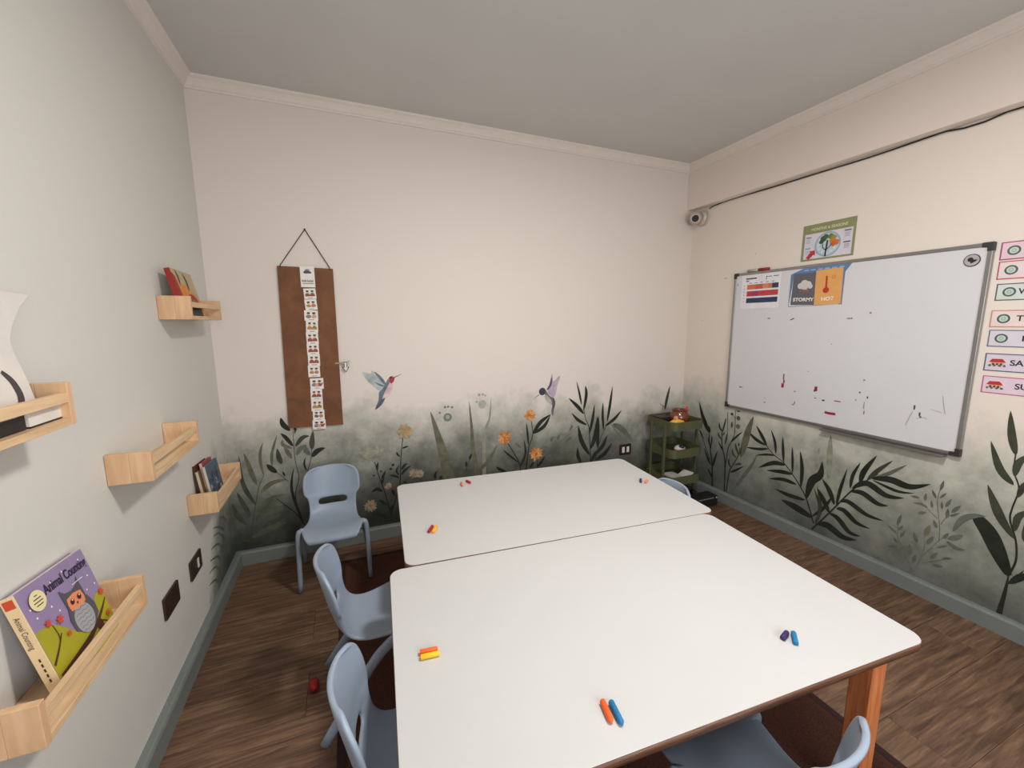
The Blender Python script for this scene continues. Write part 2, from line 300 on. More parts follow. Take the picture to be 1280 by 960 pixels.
# mural strokes in millimetres on each wall (kind, colour, half-mm width, points)
MURAL = [
('painted_palm_frond','back','''l E 49 -548,121 -578,148 -606,204
l E 52 -556,219 -594,282 -612,350
l E 47 -532,260 -561,340 -583,408
l E 44 -504,325 -536,396 -554,472 -557,613
l F 48 -489,432 -513,525 -533,619
l F 30 -452,481 -462,556 -457,619 -441,666
l F 30 -409,524 -405,598 -372,701
l E 54 -517,194 -450,203 -384,231 -342,270
l E2 83 -511,241 -465,272 -401,281 -357,299
l E 45 -417,92 -387,138 -323,177
l E2 61 -538,139 -453,173 -365,196
l E2 58 -502,279 -439,339 -361,361
l F 52 -476,385 -423,432 -346,445
s E 10 -544,120 -527,219 -495,364 -476,435 -452,486'''),
('painted_leafy_stem','back','''s K 8 -295,195 -311,343 -286,442 -296,535 -297,605 -295,719
s K 13 -276,159 -318,241 -424,363
l K 29 -280,160 -326,372 -307,506
l K 54 -308,715 -339,753 -348,793
l K 41 -300,626 -332,679 -355,706
l D 45 -290,624 -252,670 -216,676
l G 47 -289,574 -265,611 -233,627
l G 44 -312,557 -330,599 -344,631
l D 54 -209,599 -206,644 -197,704
s K 8 -240,476 -216,554 -210,615
l K 57 -212,554 -183,586 -142,599
l G 53 -220,565 -240,598 -238,623
l K 20 -244,477 -254,519 -245,558
l D 50 -364,534 -374,575 -378,625
l K 54 -389,488 -416,517 -434,544
s D 7 -339,430 -366,464 -393,494
l K 20 -353,462 -363,494
l D 27 -291,719 -282,723 -289,694
l F 37 -307,616 -348,641 -349,671'''),
('painted_rosebud_stems','back','''s K 15 189,96 193,135 171,252 150,339 137,385 117,480
s K 14 196,134 232,247 257,333 269,487 284,595 290,621
l K 41 152,288 123,310 87,294
l K 31 155,338 159,381 179,422
l K 28 129,424 130,451 137,477
d K 17 221,447
d K 17 207,424
d K 11 108,397
d K 11 150,417
l K 33 266,376 291,406 329,429
l K 33 268,409 287,434 306,446
l K 25 254,378 239,408 259,444
l K 29 253,361 228,376 197,384
l K 23 279,543 297,549 318,552
l K 21 264,493 249,511 245,528
l K 36 173,198 149,222 132,242
l K 34 164,118 144,138 105,149
l K 39 191,141 197,174 214,199
l K 33 222,249 213,278 206,296
l K 39 282,323 288,334
f C 80 80,212
f C 47 187,319
f C 65 343,376
f C 55 377,368
f CF 93 81,539
f CF 72 135,542
f CO 101 301,644
l K 28 476,321 472,351 484,372
l K 31 504,317 508,340'''),
('painted_grass_blades','back','''w F 161 583,216 528,475 494,615 458,752
w F 82 772,203 726,450 717,626 704,798
w F2 55 797,260 802,558 840,683 851,810
s D 11 673,339 686,384 711,440
l K 34 698,412 711,457
l K 31 674,368 678,409
l F 51 756,326 830,394 892,494'''),
('painted_daisy_cluster','back','''s K 20 1054,257 1057,311 1043,355 1027,389 967,491
s K 19 1094,251 1105,341 1122,452 1150,533 1138,629
l K 34 1054,316 1094,402 1085,504
l K 28 1043,350 978,406 929,454
l K 30 1119,463 1110,543 1102,622
l K 57 1150,538 1206,612 1287,663
l K 52 1150,538 1235,583 1284,658
l K 43 1185,298 1214,326 1243,366
l K 36 1128,298 1145,320 1156,340
s K 14 1185,292 1182,347
l K 41 955,293 912,316 880,341
l G 36 1289,464 1295,485 1312,504
l G 35 1342,474 1348,490 1360,510
l G 37 1403,450 1427,464 1457,483
l G 33 1438,523 1450,550 1462,570
s G 8 1366,455 1438,507 1505,560
l G 33 1231,427 1254,430 1284,418
l G 33 1349,396 1379,398 1410,397
l G 32 1349,380 1386,375 1416,365
l G 32 1066,421 1043,424 1027,432
l G 31 1060,449 1038,472 1016,491
l G 36 1266,347 1278,361 1284,372
l G 32 1273,329 1308,335
f O 101 943,535
f O 85 1127,672
f O 103 1176,394'''),
('painted_willow_sprig','back','''s K 16 1621,241 1612,395 1600,532 1573,594 1559,647 1549,699
s K 15 1651,252 1698,431 1747,532
l K 32 1533,708 1514,789 1488,883
l K 49 1550,663 1570,778 1560,847
l K 52 1555,640 1496,704 1426,767
l K 43 1582,556 1506,601 1452,657
l K 46 1601,480 1628,596 1642,706
l K 69 1610,327 1539,442 1507,564
l K 72 1617,372 1653,466 1670,615
l K 66 1678,372 1674,494 1679,614
l K 42 1726,504 1714,611 1714,715
l K 45 1755,562 1776,695 1793,828
l K 50 1738,533 1816,578 1881,641
l K 61 1657,321 1725,389 1758,462
l K 64 1659,282 1745,325 1805,399
l K 54 1539,276 1512,332 1506,401
l K 54 1624,272 1649,322 1674,357
s G 12 1781,551 1876,441 1971,367
l G 83 1800,542 1892,494 1999,380
l D 53 2292,606 2310,700 2334,798
s D 8 2244,658 2306,620
s D 11 2274,639 2266,608'''),
('painted_pink_hummingbird','back','''p W1 0 191,919 164,905 118,949 96,976 77,1022 121,1005 131,1024 159,998 200,944
l B1 34 204,933 177,976 143,1019
l B1 21 194,929 166,941 142,958
p B1 0 200,944 226,981 246,983 234,942 208,907 191,862 179,826 136,793 158,849 163,895 184,914
p PK 0 230,958 244,931 234,895 211,865 180,852 192,888 214,928
p RD 0 226,979 253,980 250,957 234,942 225,958
t K 10 253,978 297,996
d K 13 233,978
l B2 40 139,798 170,832 196,861'''),
('painted_violet_hummingbird','back','''p V1 0 1261,815 1268,851 1294,946 1304,891 1355,930 1335,858 1312,780
l V2 34 1254,833 1281,868 1294,928
p V3 0 1248,834 1275,795 1309,775 1316,743 1304,651 1290,684 1296,726 1262,760 1241,804
d B3 52 1221,827
l P 62 1241,804 1268,765 1296,732
t G 13 1195,807 1156,780
l V2 32 1302,781 1313,737 1300,670'''),
('painted_paw_print','back','''d G3 54 563,709
d P 26 563,712
d G3 14 514,742
d G3 16 548,775
d G3 15 568,776
d G3 15 593,771
d G4 55 791,774
d G4 14 753,792
d G4 19 771,836
d G4 18 795,838
d G4 14 812,830'''),
('painted_lavender_stem','right','''s K 28 2122,74 2134,216 2146,282 2177,417 2179,475
l K 42 2134,216 2119,279 2099,359
l K 42 2145,230 2180,277 2220,347
l K 40 2131,141 2150,169 2173,203
l K 31 2152,355 2175,395 2193,437
l K 28 2160,370 2154,424 2157,457
l K 86 2182,474 2213,518 2254,590 2294,693
l K 56 2178,469 2188,507 2220,522
s D 16 2159,272 2232,403 2285,484
l D 29 2225,410 2257,455 2281,479'''),
('painted_berry_branch','right','''s K 21 2017,75 2029,291 2056,383 2068,447 2070,513 2050,606
s K 18 2002,81 1987,238 1962,296 1927,378 1921,434
s K 16 2026,224 2013,396 1993,451 1970,528 1978,686
l K 33 2048,369 2076,400 2098,428
l D 33 2068,447 2096,473 2107,498
l D 37 2067,509 2094,535 2101,573
l D 34 2069,503 2058,555 2045,618
l D 25 2064,482 2048,513
d D 21 2002,652
s D 8 1976,628 1999,652
l D 38 1996,553 1997,602
d G 31 1950,634
d G 32 1948,576
l G 32 1969,680 1937,684
l K 31 1993,451 1956,499 1908,551
l D 34 2040,421 2032,468 2024,519
l K 37 1981,235 1935,267 1881,313
l K 30 1978,269 1999,301 1996,335
l D 30 1950,300 1922,315 1905,326
d D 18 1910,319
l D 33 1943,352 1969,376 1978,412
l D 35 1927,378 1949,426 1958,456
l D 31 1930,437 1929,469
l D 24 1916,382 1908,427'''),
('painted_reed_leaves','right','''l F 116 1909,368 1889,464 1866,580 1839,673
l G 58 1957,99 1880,238 1827,331 1796,408
s G 8 1951,101 1795,403 1778,445
s G 13 2036,658 2025,459'''),
('painted_fern_frond','right','''s K 17 1409,123 1458,243 1497,304 1556,371 1615,424 1685,458 1736,501
l K 53 1736,501 1811,522 1879,568
l K 53 1730,497 1771,556 1817,616
l K 42 1717,484 1793,461 1882,448
l K 42 1669,464 1682,540 1714,611
l K 34 1668,455 1731,442 1808,412
l K 42 1615,424 1627,510 1636,586
l K 66 1603,414 1680,402 1776,338
l K 58 1556,371 1625,363 1721,339
l K 35 1556,376 1564,462 1573,542
l K 56 1524,316 1605,319 1699,291
l K 52 1500,308 1504,427 1525,529
l K 59 1466,243 1564,233 1653,240
l K 99 1417,152 1515,174 1608,186'''),
('painted_twisted_leaves','right','''l P2 72 1355,374 1363,499 1369,599 1371,664
l P2 57 1426,384 1429,504 1422,579
l P2 54 1311,293 1314,364 1346,413
l K 105 1464,250 1444,366 1402,424 1400,503
l K 61 1314,277 1348,350 1390,402
l D 48 1400,121 1382,231 1414,356
l K 65 1335,220 1368,279 1407,338
l K 42 1423,159 1364,239 1324,334
l D 41 1392,146 1388,239 1431,339'''),
('painted_areca_frond','right','''s K 17 1415,83 1335,220 1251,374 1205,441 1157,497 1137,523
l K 40 1305,275 1294,382 1273,505
l K 40 1249,399 1245,475 1217,557
l K 60 1209,444 1197,516 1151,616
l D 48 1180,470 1142,535 1085,609
l G 42 1156,490 1095,538 1030,605
l K 79 1163,488 1085,510 1008,503 936,543
l K 36 1159,482 1080,466 1038,464 986,478
l K 74 1241,403 1179,456 1093,424 1021,439
l K 64 1248,385 1192,397 1124,368 1077,375
l K 58 1291,307 1250,324 1161,289 1086,291
l K 63 1303,261 1265,267 1202,226 1139,222
l K 64 1335,220 1289,210 1228,158 1175,162
l K 90 1386,127 1336,146 1258,117 1188,133'''),
('painted_pale_sprig','right','''s G 6 950,79 930,175 897,253 871,307 856,315
s G 7 950,84 990,165 1025,233 1031,304
s G 4 938,134 924,238 936,303
s G 7 879,291 886,368 905,473 899,559
s G 6 896,392 932,421 980,465
s G 6 882,370 864,418 829,450
s G 6 923,155 874,195 831,232
s G 6 903,237 852,283
s G 7 931,186 958,232 976,240
l G 26 901,525 894,578
l G 26 910,482 929,520
l G 23 899,489 879,523
l G 27 947,455 947,496
l G 30 967,464 1001,459
l G 31 933,427 959,436 989,429
l G 35 964,386 935,406
l G 25 919,433 925,470
l G 22 886,442 890,479
l G 31 876,457 860,503
l G 31 866,406 866,456
l G 33 854,439 828,487
l G 24 856,421 827,451
l G 32 1034,290 1023,357
l G 30 1030,249 1068,277
l G 23 1027,269 1010,305
l G 29 1015,238 1001,282
l G 31 1022,204 1041,225
l G 39 1010,179 1029,181 1056,167
l G 37 952,241 969,292
l G2 46 928,289 916,353
l G 39 918,253 898,304
l G 47 973,169 977,222
l G 32 956,136 950,182
l G 31 893,347 907,381
l G 33 898,193 876,235
l G 24 860,215 827,234
l G 28 887,167 852,179
l G 23 881,256 848,285
l G 28 867,309 851,345
l G 50 852,314 827,335 807,357
l G 40 854,304 822,288 792,293'''),
('painted_tall_branch','right','''w K 35 666,73 661,185 660,260
s K 14 662,247 649,322 658,404 683,484 684,533 676,622 697,688 701,760
l K 25 661,214 644,242 624,298
l K 59 655,218 621,273 583,275
q K 114 661,254 696,328 734,404 773,454
l G 56 840,356 819,420 785,457 749,470
l D 72 664,412 707,479 736,543 761,608
l D 61 691,632 735,685 774,795
l D 57 700,755 720,833 735,931
l D 53 693,668 689,727 662,772
l D 46 675,585 665,637 644,676
l D 50 666,444 663,510 629,552
l D 56 638,415 635,470 635,523
l D 66 586,305 603,391 632,524'''),
('painted_shadow_leaves','left','''t G 34 2299,280 2224,333 2139,367
t G 42 2293,236 2213,306 2135,331
t G 40 2260,196 2180,268 2084,293
t G 49 2221,138 2159,216 2050,255
t G 37 2194,109 2117,189 2027,211
t G 40 2154,67 2091,140 2003,166
t G 47 2352,300 2306,345 2245,368'''),
]

# ================================================================== THE SETTING
M_ceil = mat('ceiling_paint', (205, 203, 200), 0.85, var=0.02, scale=3)
M_cornice = mat('cornice_paint', (226, 215, 206), 0.6, var=0.02)
M_base = mat('baseboard_paint', (118, 124, 121), 0.45, var=0.07, scale=9, bump=0.1)
MW = {s: wall_mat('wall_paint_'+s, s) for s in ('back', 'right', 'left', 'front')}
def struct(o): o['kind'] = 'structure'; return o
YR = YF
wl = struct(MB().box((XL-0.12, YF-0.12, -0.05), (XL, YB+0.12, H+0.02), MW['left']).build('wall_left'))
wb_ = struct(MB().box((XL, YB, -0.05), (XR, YB+0.12, H+0.02), MW['back']).build('wall_back'))
wr = struct(MB().box((XR, YF-0.12, -0.05), (XR+0.12, YB+0.12, H+0.02), MW['right']).build('wall_right'))
wf = struct(MB().box((XL, YF-0.12, -0.05), (XR, YF, H+0.02), MW['front']).build('wall_front'))
struct(MB().box((XL-0.12, YF-0.12, H), (XR+0.12, YB+0.12, H+0.1), M_ceil).build('ceiling'))
# the beam that steps out above the right wall
BX = XR - 0.0637
M_beam = mat('beam_paint', (229, 215, 205), 0.6, var=0.015, scale=3, bump=0.15, bscale=90)
struct(MB().box((BX, YF, 2.104), (XR, YB, H), M_beam).build('ceiling_beam', bevel=0.003))
# cornice: a small cove with a bead, mitred into the corners
def cornice(name, a, b, inw):
    """a, b: wall-line ends; inw: direction into the room"""
    prof = [(0, -0.052), (0.006, -0.050), (0.007, -0.042), (0.012, -0.038), (0.018, -0.026), (0.027, -0.014), (0.038, -0.007), (0.044, 0.0), (0, 0)]
    a, b, inw = Vector(a), Vector(b), Vector(inw); d = (b-a).normalized(); n = len(prof); vs = []
    for e, sgn in ((a, 1), (b, -1)):
        for u, z in prof: vs.append(e + inw*u + d*sgn*u + Vector((0, 0, z)))
    m = MB(); m.add(vs, [(i, (i+1)%n, n+(i+1)%n, n+i) for i in range(n)] + [tuple(range(n)), tuple(range(2*n-1, n-1, -1))], M_cornice)
    return struct(m.build(name))
cornice('trim_1', (XL, YB, H), (BX, YB, H), (0, -1, 0))
cornice('trim_2', (BX, YB, H), (BX, YF, H), (-1, 0, 0))
cornice('trim_3', (XL, YF, H), (XL, YB, H), (1, 0, 0))
def baseboard(name, a, b, inw):
    prof = [(0, 0), (0.028, 0), (0.028, HB-0.010), (0.024, HB-0.002), (0.018, HB), (0, HB)]
    a, b, inw = Vector(a), Vector(b), Vector(inw); d = (b-a).normalized(); n = len(prof); vs = []
    for e, sgn in ((a, 1), (b, -1)):
        for u, z in prof: vs.append(e + inw*u + d*sgn*u + Vector((0, 0, z)))
    m = MB(); m.add(vs, [(i, (i+1)%n, n+(i+1)%n, n+i) for i in range(n)] + [tuple(range(n)), tuple(range(2*n-1, n-1, -1))], M_base)
    return struct(m.build(name))
baseboard('baseboard_back', (XL, YB, 0), (XR, YB, 0), (0, -1, 0))
baseboard('baseboard_right', (XR, YB, 0), (XR, YF, 0), (-1, 0, 0))
baseboard('baseboard_left', (XL, YF, 0), (XL, YB, 0), (1, 0, 0))
# floor: dark underlay with separate laminate planks running along the back wall
M_under = mat('underlay', (34, 24, 18), 0.9)
fl = struct(MB().box((XL-0.1, YF-0.1, -0.05), (XR+0.1, YB+0.1, -0.006), M_under).build('floor'))
M_plank = floor_mat()
PWID, PLEN = 0.1837, 1.22
pm = {}
y = 1.904 + 4*PWID; row = 0
while y > YF:
    y0, y1 = max(y-PWID, YF), min(y, YB)
    if y1 - y0 > 0.01:
        x = -0.2 + (0 if row % 2 == 0 else PLEN*0.46) - 2*PLEN
        while x < XR:
            x0, x1 = max(x, XL), min(x+PLEN, XR)
            if x1 - x0 > 0.02:
                k = (round(x1-x0, 3), round(y1-y0, 3))
                if k not in pm:
                    o = MB().box((0.0004, 0.0004, -0.008), (x1-x0-0.0004, y1-y0-0.0004, 0.0), M_plank).build('plank', fl, bevel=0.0005, seg=1); pm[k] = o
                else: o = pm[k].copy(); COL.objects.link(o)
                o.location = (x0, y0, 0)
            x += PLEN
    y -= PWID; row += 1

# ------------------------------------------------------------------ the painted mural, flat on the walls
PC = {'K': (38, 42, 34), 'D': (62, 66, 53), 'G': (98, 102, 92), 'E': (70, 75, 60), 'E2': (88, 93, 76), 'G2': (112, 114, 94), 'G3': (116, 122, 116), 'G4': (168, 166, 158), 'F': (102, 102, 82), 'F2': (142, 143, 128),
      'P': (168, 170, 162), 'P2': (142, 146, 128), 'W1': (176, 184, 184), 'B1': (104, 118, 126), 'B2': (84, 92, 106), 'B3': (58, 64, 78), 'PK': (214, 184, 186),
      'RD': (176, 44, 72), 'V1': (178, 164, 180), 'V2': (92, 76, 104), 'V3': (112, 106, 116)}
PM = {k: mat('mural_paint_'+k, c, 0.6, var=0.26, scale=22, spec=0.3) for k, c in PC.items()}
PF = {'O': [(204, 134, 70), (184, 110, 50), (218, 160, 106)], 'C': [(164, 148, 122), (142, 124, 98), (176, 164, 138)], 'CF': [(150, 150, 132), (160, 158, 142), (142, 142, 124)],
      'CO': [(176, 158, 126), (160, 142, 108), (196, 140, 78)]}
PFM = {k: [mat('mural_flower_%s_%d' % (k, i), c, 0.6, var=0.12, scale=40, spec=0.3) for i, c in enumerate(v)] for k, v in PF.items()}
def wall_frame(side):
    if side == 'back': return frame((0, YB, 0), (1, 0, 0), (0, 0, 1))
    if side == 'right': return frame((XR, 0, 0), (0, -1, 0), (0, 0, 1))
    return frame((XL, 0, 0), (0, 1, 0), (0, 0, 1))
WO = {'back': wb_, 'right': wr, 'left': wl}
def leafw(w): return lambda t: w*max(0.02, (sin(pi*min(1, t*1.02)**0.85))**0.85)
for mi_, (nm, side, data) in enumerate(MURAL):
    a = Art(0.0004 + 0.0003*(mi_ % 3), 0.00004); sg = -1 if side == 'right' else 1
    for ln in data.split('\n'):
        p = ln.split(' '); k, c, wd = p[0], p[1], int(p[2])/2000
        P = [(sg*int(q.split(',')[0])/1000, int(q.split(',')[1])/1000) for q in p[3:]]
        if side == 'back': P = [(max(u, XL+0.005), v) for u, v in P]
        P = [(u, max(v, HB-0.01)) for u, v in P]
        if k == 'f':
            cx, cy = P[0]; c0, c1, c2 = PFM[c]; r = wd
            for i in range(13):
                t = 2*pi*i/13 + random.uniform(-.12, .12); l = r*random.uniform(.85, 1.12)
                a.strip([(cx, cy), (cx+l*.5*cos(t), cy+l*.5*sin(t)), (cx+l*cos(t), cy+l*sin(t))], leafw(r*0.42), random.choice((c0, c0, c1, c2)))
            for i in range(7):
                t = random.uniform(0, 2*pi); l = r*0.6
                a.strip([(cx, cy), (cx+l*cos(t), cy+l*sin(t))], leafw(r*0.16), random.choice((c1, c2)))
            a.blob(cx, cy, r*.2, c1)
        elif k == 'd': a.disc(P[0][0], P[0][1], wd, PM[c])
        elif k == 'p': a.poly(smooth_line(P + [P[0]], 3)[:-1], PM[c])
        elif k == 's': a.strip(P, lambda t, w_=wd: w_*(1-0.45*t), PM[c])
        elif k == 't': a.strip(P, lambda t, w_=wd: w_*(1-0.85*t), PM[c])
        elif k == 'w': a.strip(P, lambda t, w_=wd: w_*max(0.03, (1-t)**0.75), PM[c])
        elif k == 'q': a.strip(P, lambda t, w_=wd: w_*max(0.08, sin(pi*(0.08+0.72*t))**0.8), PM[c])
        else: a.strip(P, leafw(wd*(.86 if side == 'right' else 1.02)), PM[c])
    if not a.v: continue
    o = a.build(nm); o.data.transform(wall_frame(side)); o.parent = WO[side]
# little nail marks left in the wall
M_dark = mat('dark_mark', (58, 50, 46), 0.8)
nm = Art(0.0006, 0.0001)
for yy, zz, rr in ((2.14, 1.587, .004), (2.13, 1.590, .003), (2.317, 1.30, .0025), (1.92, 1.72, .003)): nm.blob(-yy, zz, rr, M_dark, 8)
o = nm.build('nail_marks'); o.data.transform(wall_frame('right')); o.parent = wr; o['kind'] = 'stuff'

# ================================================================== TABLES
M_lam = mat('white_laminate', (192, 192, 190), 0.34, var=0.012, scale=5, bump=0.03, bscale=60)
M_ply = wood_mat('plywood_edge', (76, 47, 34), (128, 88, 64), (3, 3, 90), 4)
M_apron = wood_mat('apron_wood', (142, 92, 60), (176, 122, 84), (2, 2, 30), 4)
M_leg = wood_mat('leg_wood', (184, 102, 58), (216, 136, 84), (26, 26, 1.6), 4)
TW, TD = 1.256, 0.694
def make_table(name, label, c, rz, wid, dep, rad):
    t = thing(name, label, 'table', (c[0], c[1], 0), rz)
    W2, D2 = wid/2, dep/2
    MB().prism(rrect(-W2, -D2, W2, D2, rad), ZT-0.020, ZT-0.0015, M_ply, smooth=True).build('tabletop', t)
    MB().prism(rrect(-W2+.0008, -D2+.0008, W2-.0008, D2-.0008, rad), ZT-0.0015, ZT, M_lam, smooth=True).build('laminate_surface', t, bevel=0.0006, seg=1)
    ix, iy = 0.091, 0.028; L = 0.050
    for sx in (-1, 1):
        for sy in (-1, 1):
            x0 = sx*(W2-ix) - (L if sx > 0 else 0); y0 = sy*(D2-iy) - (L if sy > 0 else 0)
            MB().box((x0, y0, 0.0082), (x0+L, y0+L, ZT-0.020), M_leg).build('leg', t, bevel=0.003)
    a0, a1, z0, z1 = W2-ix-L, D2-iy-L, ZT-0.085, ZT-0.020
    for sy in (-1, 1): MB().box((-a0, sy*(D2-iy-.030)-.010, z0), (a0, sy*(D2-iy-.030)+.010, z1), M_apron).build('apron', t, bevel=0.001)
    for sx in (-1, 1): MB().box((sx*(W2-ix-.030)-.010, -a1, z0), (sx*(W2-ix-.030)+.010, a1, z1), M_apron).build('apron', t, bevel=0.001)
    return t
TA = make_table('classroom_table', 'white-topped low table nearer the painted back wall', (0.7885, 1.5695), -0.077, 1.256, 0.708, 0.035)
TB = make_table('classroom_table', 'white-topped low table nearest the viewer, with orange-brown legs', (0.690, 0.8555), -0.073, 1.264, 0.722, 0.036)

# rug under the tables
M_rug = wood_mat('woven_rug', (30, 12, 8), (92, 48, 26), (60, 160, 1), 3, rough=0.95)
M_rugt = mat('rug_binding', (44, 18, 14), 0.95, var=0.2, scale=90)
rg = thing('rug', 'dark brown woven rug on the wood floor under both tables', 'rug', (0.67, 0.95, 0))
MB().box((-0.76, -1.30, 0.0005), (0.76, 1.30, 0.006), M_rug).build('woven_field', rg, bevel=0.002)
bd = MB()
for lo, hi in (((-0.77, -1.31, 0.0005), (-0.745, 1.31, 0.0075)), ((0.745, -1.31, 0.0005), (0.77, 1.31, 0.0075)), ((-0.745, -1.31, 0.0005), (0.745, -1.285, 0.0075)), ((-0.745, 1.285, 0.0005), (0.745, 1.31, 0.0075))):
    bd.box(lo, hi, M_rugt)
bd.build('binding', rg, bevel=0.002)

# ================================================================== CHAIRS
M_pl = mat('grey_blue_plastic', (143, 156, 172), 0.42, var=0.03, scale=8, bump=0.05, bscale=300)
def chair_shell():
    # rows: y, z, half width, edge lift (forward/up of the sides)
    rows = [(.140, .258, .100, .0, 0), (.146, .271, .112, .0, 0), (.136, .284, .122, .004, 0), (.104, .289, .134, .014, 0), (.066, .288, .139, .020, 0), (.030, .284, .132, .016, 0),
            (-.02, .281, .122, .010, 0), (-.066, .284, .116, .010, .006), (-.100, .296, .113, .012, .014), (-.122, .320, .112, .010, .022), (-.133, .341, .113, .004, .028),
            (-.142, .371, .115, 0, .032), (-.147, .391, .119, 0, .036), (-.150, .402, .135, 0, .040), (-.157, .436, .138, 0, .043), (-.166, .476, .137, 0, .043),
            (-.173, .508, .130, -.003, .040), (-.179, .528, .113, -.007, .036), (-.182, .537, .084, -.006, .032)]
    us = [-1, -.9, -.76, -.62, -.3, 0, .3, .62, .76, .9, 1]
    m = MB(); vs = []; n = len(us)
    for y, z, hw, up, fw in rows:
        for u in us: k = abs(u)**2.4; vs.append((u*hw, y+fw*k, z+up*k))
    fs = []
    for i in range(len(rows)-1):
        for j in range(n-1):
            if i == 10 and 3 <= j <= 6: continue          # the grip slot
            fs.append((i*n+j, i*n+j+1, (i+1)*n+j+1, (i+1)*n+j))
    m.add(vs, fs, M_pl, True)
    # bring the slot's edges closer so it stays a slim oval
    return m
def make_chair(label):
    t = thing('child_chair', label, 'chair', group='grey-blue plastic children chairs')
    m = chair_shell()
    o = m.build('seat_shell', t)
    s = o.modifiers.new('thick', 'SOLIDIFY'); s.thickness = 0.013; s.offset = 0
    b = o.modifiers.new('sub', 'SUBSURF'); b.levels = 2; b.render_levels = 2
    for sx in (-1, 1):
        P = [(sx*.112, .066, .284), (sx*.128, .068, .297), (sx*.143, .070, .301), (sx*.152, .073, .286), (sx*.156, .077, .210), (sx*.160, .088, .006)]
        MB().tube([Vector(p) for p in dense(P)], taper(.0175, .0125, dense(P)), M_pl, 12, flat=.85, side=(1, 0, 0)).build('leg', t)
        P = [(sx*.128, .060, .286), (sx*.134, .030, .270), (sx*.140, -.010, .240), (sx*.148, -.070, .165), (sx*.160, -.180, .008)]
        MB().tube([Vector(p) for p in dense(P)], taper(.0200, .0155, dense(P)), M_pl, 12, flat=.55, side=(1, 0, 0)).build('leg', t)
    return t
def dense(P, k=4):
    out = []
    for i in range(len(P)-1):
        a, b, c, d = [Vector(P[j]) for j in (max(i-1,0), i, i+1, min(i+2, len(P)-1))]
        for j in range(k):
            t = j/k; out.append(0.5*(2*b+(c-a)*t+(2*a-5*b+4*c-d)*t*t+(3*b-a-3*c+d)*t**3))
    return out + [Vector(P[-1])]
def taper(a, b, P): return [a+(b-a)*i/(len(P)-1) for i in range(len(P))]
CH = [((-0.112, 2.138), pi, 'grey-blue plastic child chair standing alone against the painted back wall'),
      ((0.046, 1.369), -pi/2, 'grey-blue child chair at the left side of the tables, the farther of two backs'),
      ((0.105, 0.852), -pi/2-0.03, 'grey-blue child chair at the left side of the near table, closest to the viewer'),
      ((1.283, 1.450), pi/2-.077, 'grey-blue chair at the far table by the trolley, only a rim showing above the tabletop'),
      ((0.765, 0.515), 0.10, 'grey-blue child chair tucked under the front edge of the near table')]
ch0 = make_chair(CH[0][2])
for i, ((x, y), rz, lb) in enumerate(CH):
    o = ch0 if i == 0 else copy_tree(ch0)
    o['label'] = lb; o.location = (x, y, 0.0085); o.rotation_euler = (0, 0, rz)
    if i == 3: o.scale = (.96, .96, .96)

# ================================================================== WALL SHELVES
M_pine = wood_mat('pine', (204, 168, 128), (228, 196, 156), (14, 1.6, 14), 3)
M_pine_end = wood_mat('pine_end', (198, 156, 116), (224, 186, 146), (9, 9, 1.4), 3)
def make_shelf(label):
    """origin: middle of the wall line at the underside; +Y runs along the wall, +X into the room"""
    t = thing('wall_shelf', label, 'shelf', group='small pine shelves on the left wall')
    L, Dp, Hh = 0.395, 0.100, 0.085
    for s in (-1, 1):
        y0 = s*L/2 - (0.015 if s > 0 else 0)
        e = MB().box((0.001, y0, 0), (Dp*0.52, y0+0.015, Hh), M_pine_end).build('end_panel', t, bevel=0.0012)
        MB().box((Dp*0.52, y0, 0), (Dp, y0+0.015, Hh), M_pine_end).build('end_panel', t, bevel=0.0012)
    MB().box((0.001, -L/2+0.015, 0.0), (Dp-0.0005, L/2-0.015, 0.014), M_pine).build('bottom_board', t, bevel=0.0012)
    MB().box((Dp-0.013, -L/2+0.015, 0.045), (Dp-0.0005, L/2-0.015, 0.065), M_pine).build('front_rail', t, bevel=0.0012)
    return t
SH = [(2.046, 1.3105, 'pine wall shelf near the corner at the top, holding one red book'),
      (0.886, 1.0970, 'pine wall shelf cut off by the left picture edge, with white papers'),
      (1.572, 0.8640, 'empty pine wall shelf in the middle of the left wall'),
      (2.084, 0.5410, 'low pine wall shelf by the mural corner, filled with small books'),
      (1.051, 0.5780, 'large nearest pine shelf at lower left, holding a lilac board book')]
sh0 = make_shelf(SH[0][2])
for i, (yc, z, lb) in enumerate(SH):
    o = sh0 if i == 0 else copy_tree(sh0)
    o['label'] = lb; o.location = (XL, yc, z)

# --- books --------------------------------------------------------
M_paper = mat('page_block', (226, 218, 204), 0.8, var=0.06, scale=60, stretch=(1, 1, 20))
def sheet_frame(bottom, top, right=(0, 1, 0)):
    b, t = Vector(bottom), Vector(top); return frame(b, right, t-b)
def book(name, label, F, wid, hei, thk, m_cover, m_spine, group=None):
    """F: frame whose origin is the front cover's lower left corner; the book lies behind it (-n)"""
    t = thing(name, label, 'book', M=F, group=group)
    MB().box((0.002, 0.003, -thk+0.002), (wid-0.003, hei-0.003, -0.002), M_paper).build('page_block', t)
    c = MB().box((0, 0, -0.002), (wid, hei, 0), m_cover).box((0, 0, -thk), (wid, hei, -thk+0.002), m_cover).build('cover', t, bevel=0.0006, seg=1)
    MB().box((-0.0015, 0, -thk), (0.0005, hei, 0), m_spine).build('spine', t, bevel=0.0005, seg=1)
    return t
def flat(n, c, **k): return mat(n, c, k.pop('rough', 0.5), var=k.pop('var', 0.05), **k)
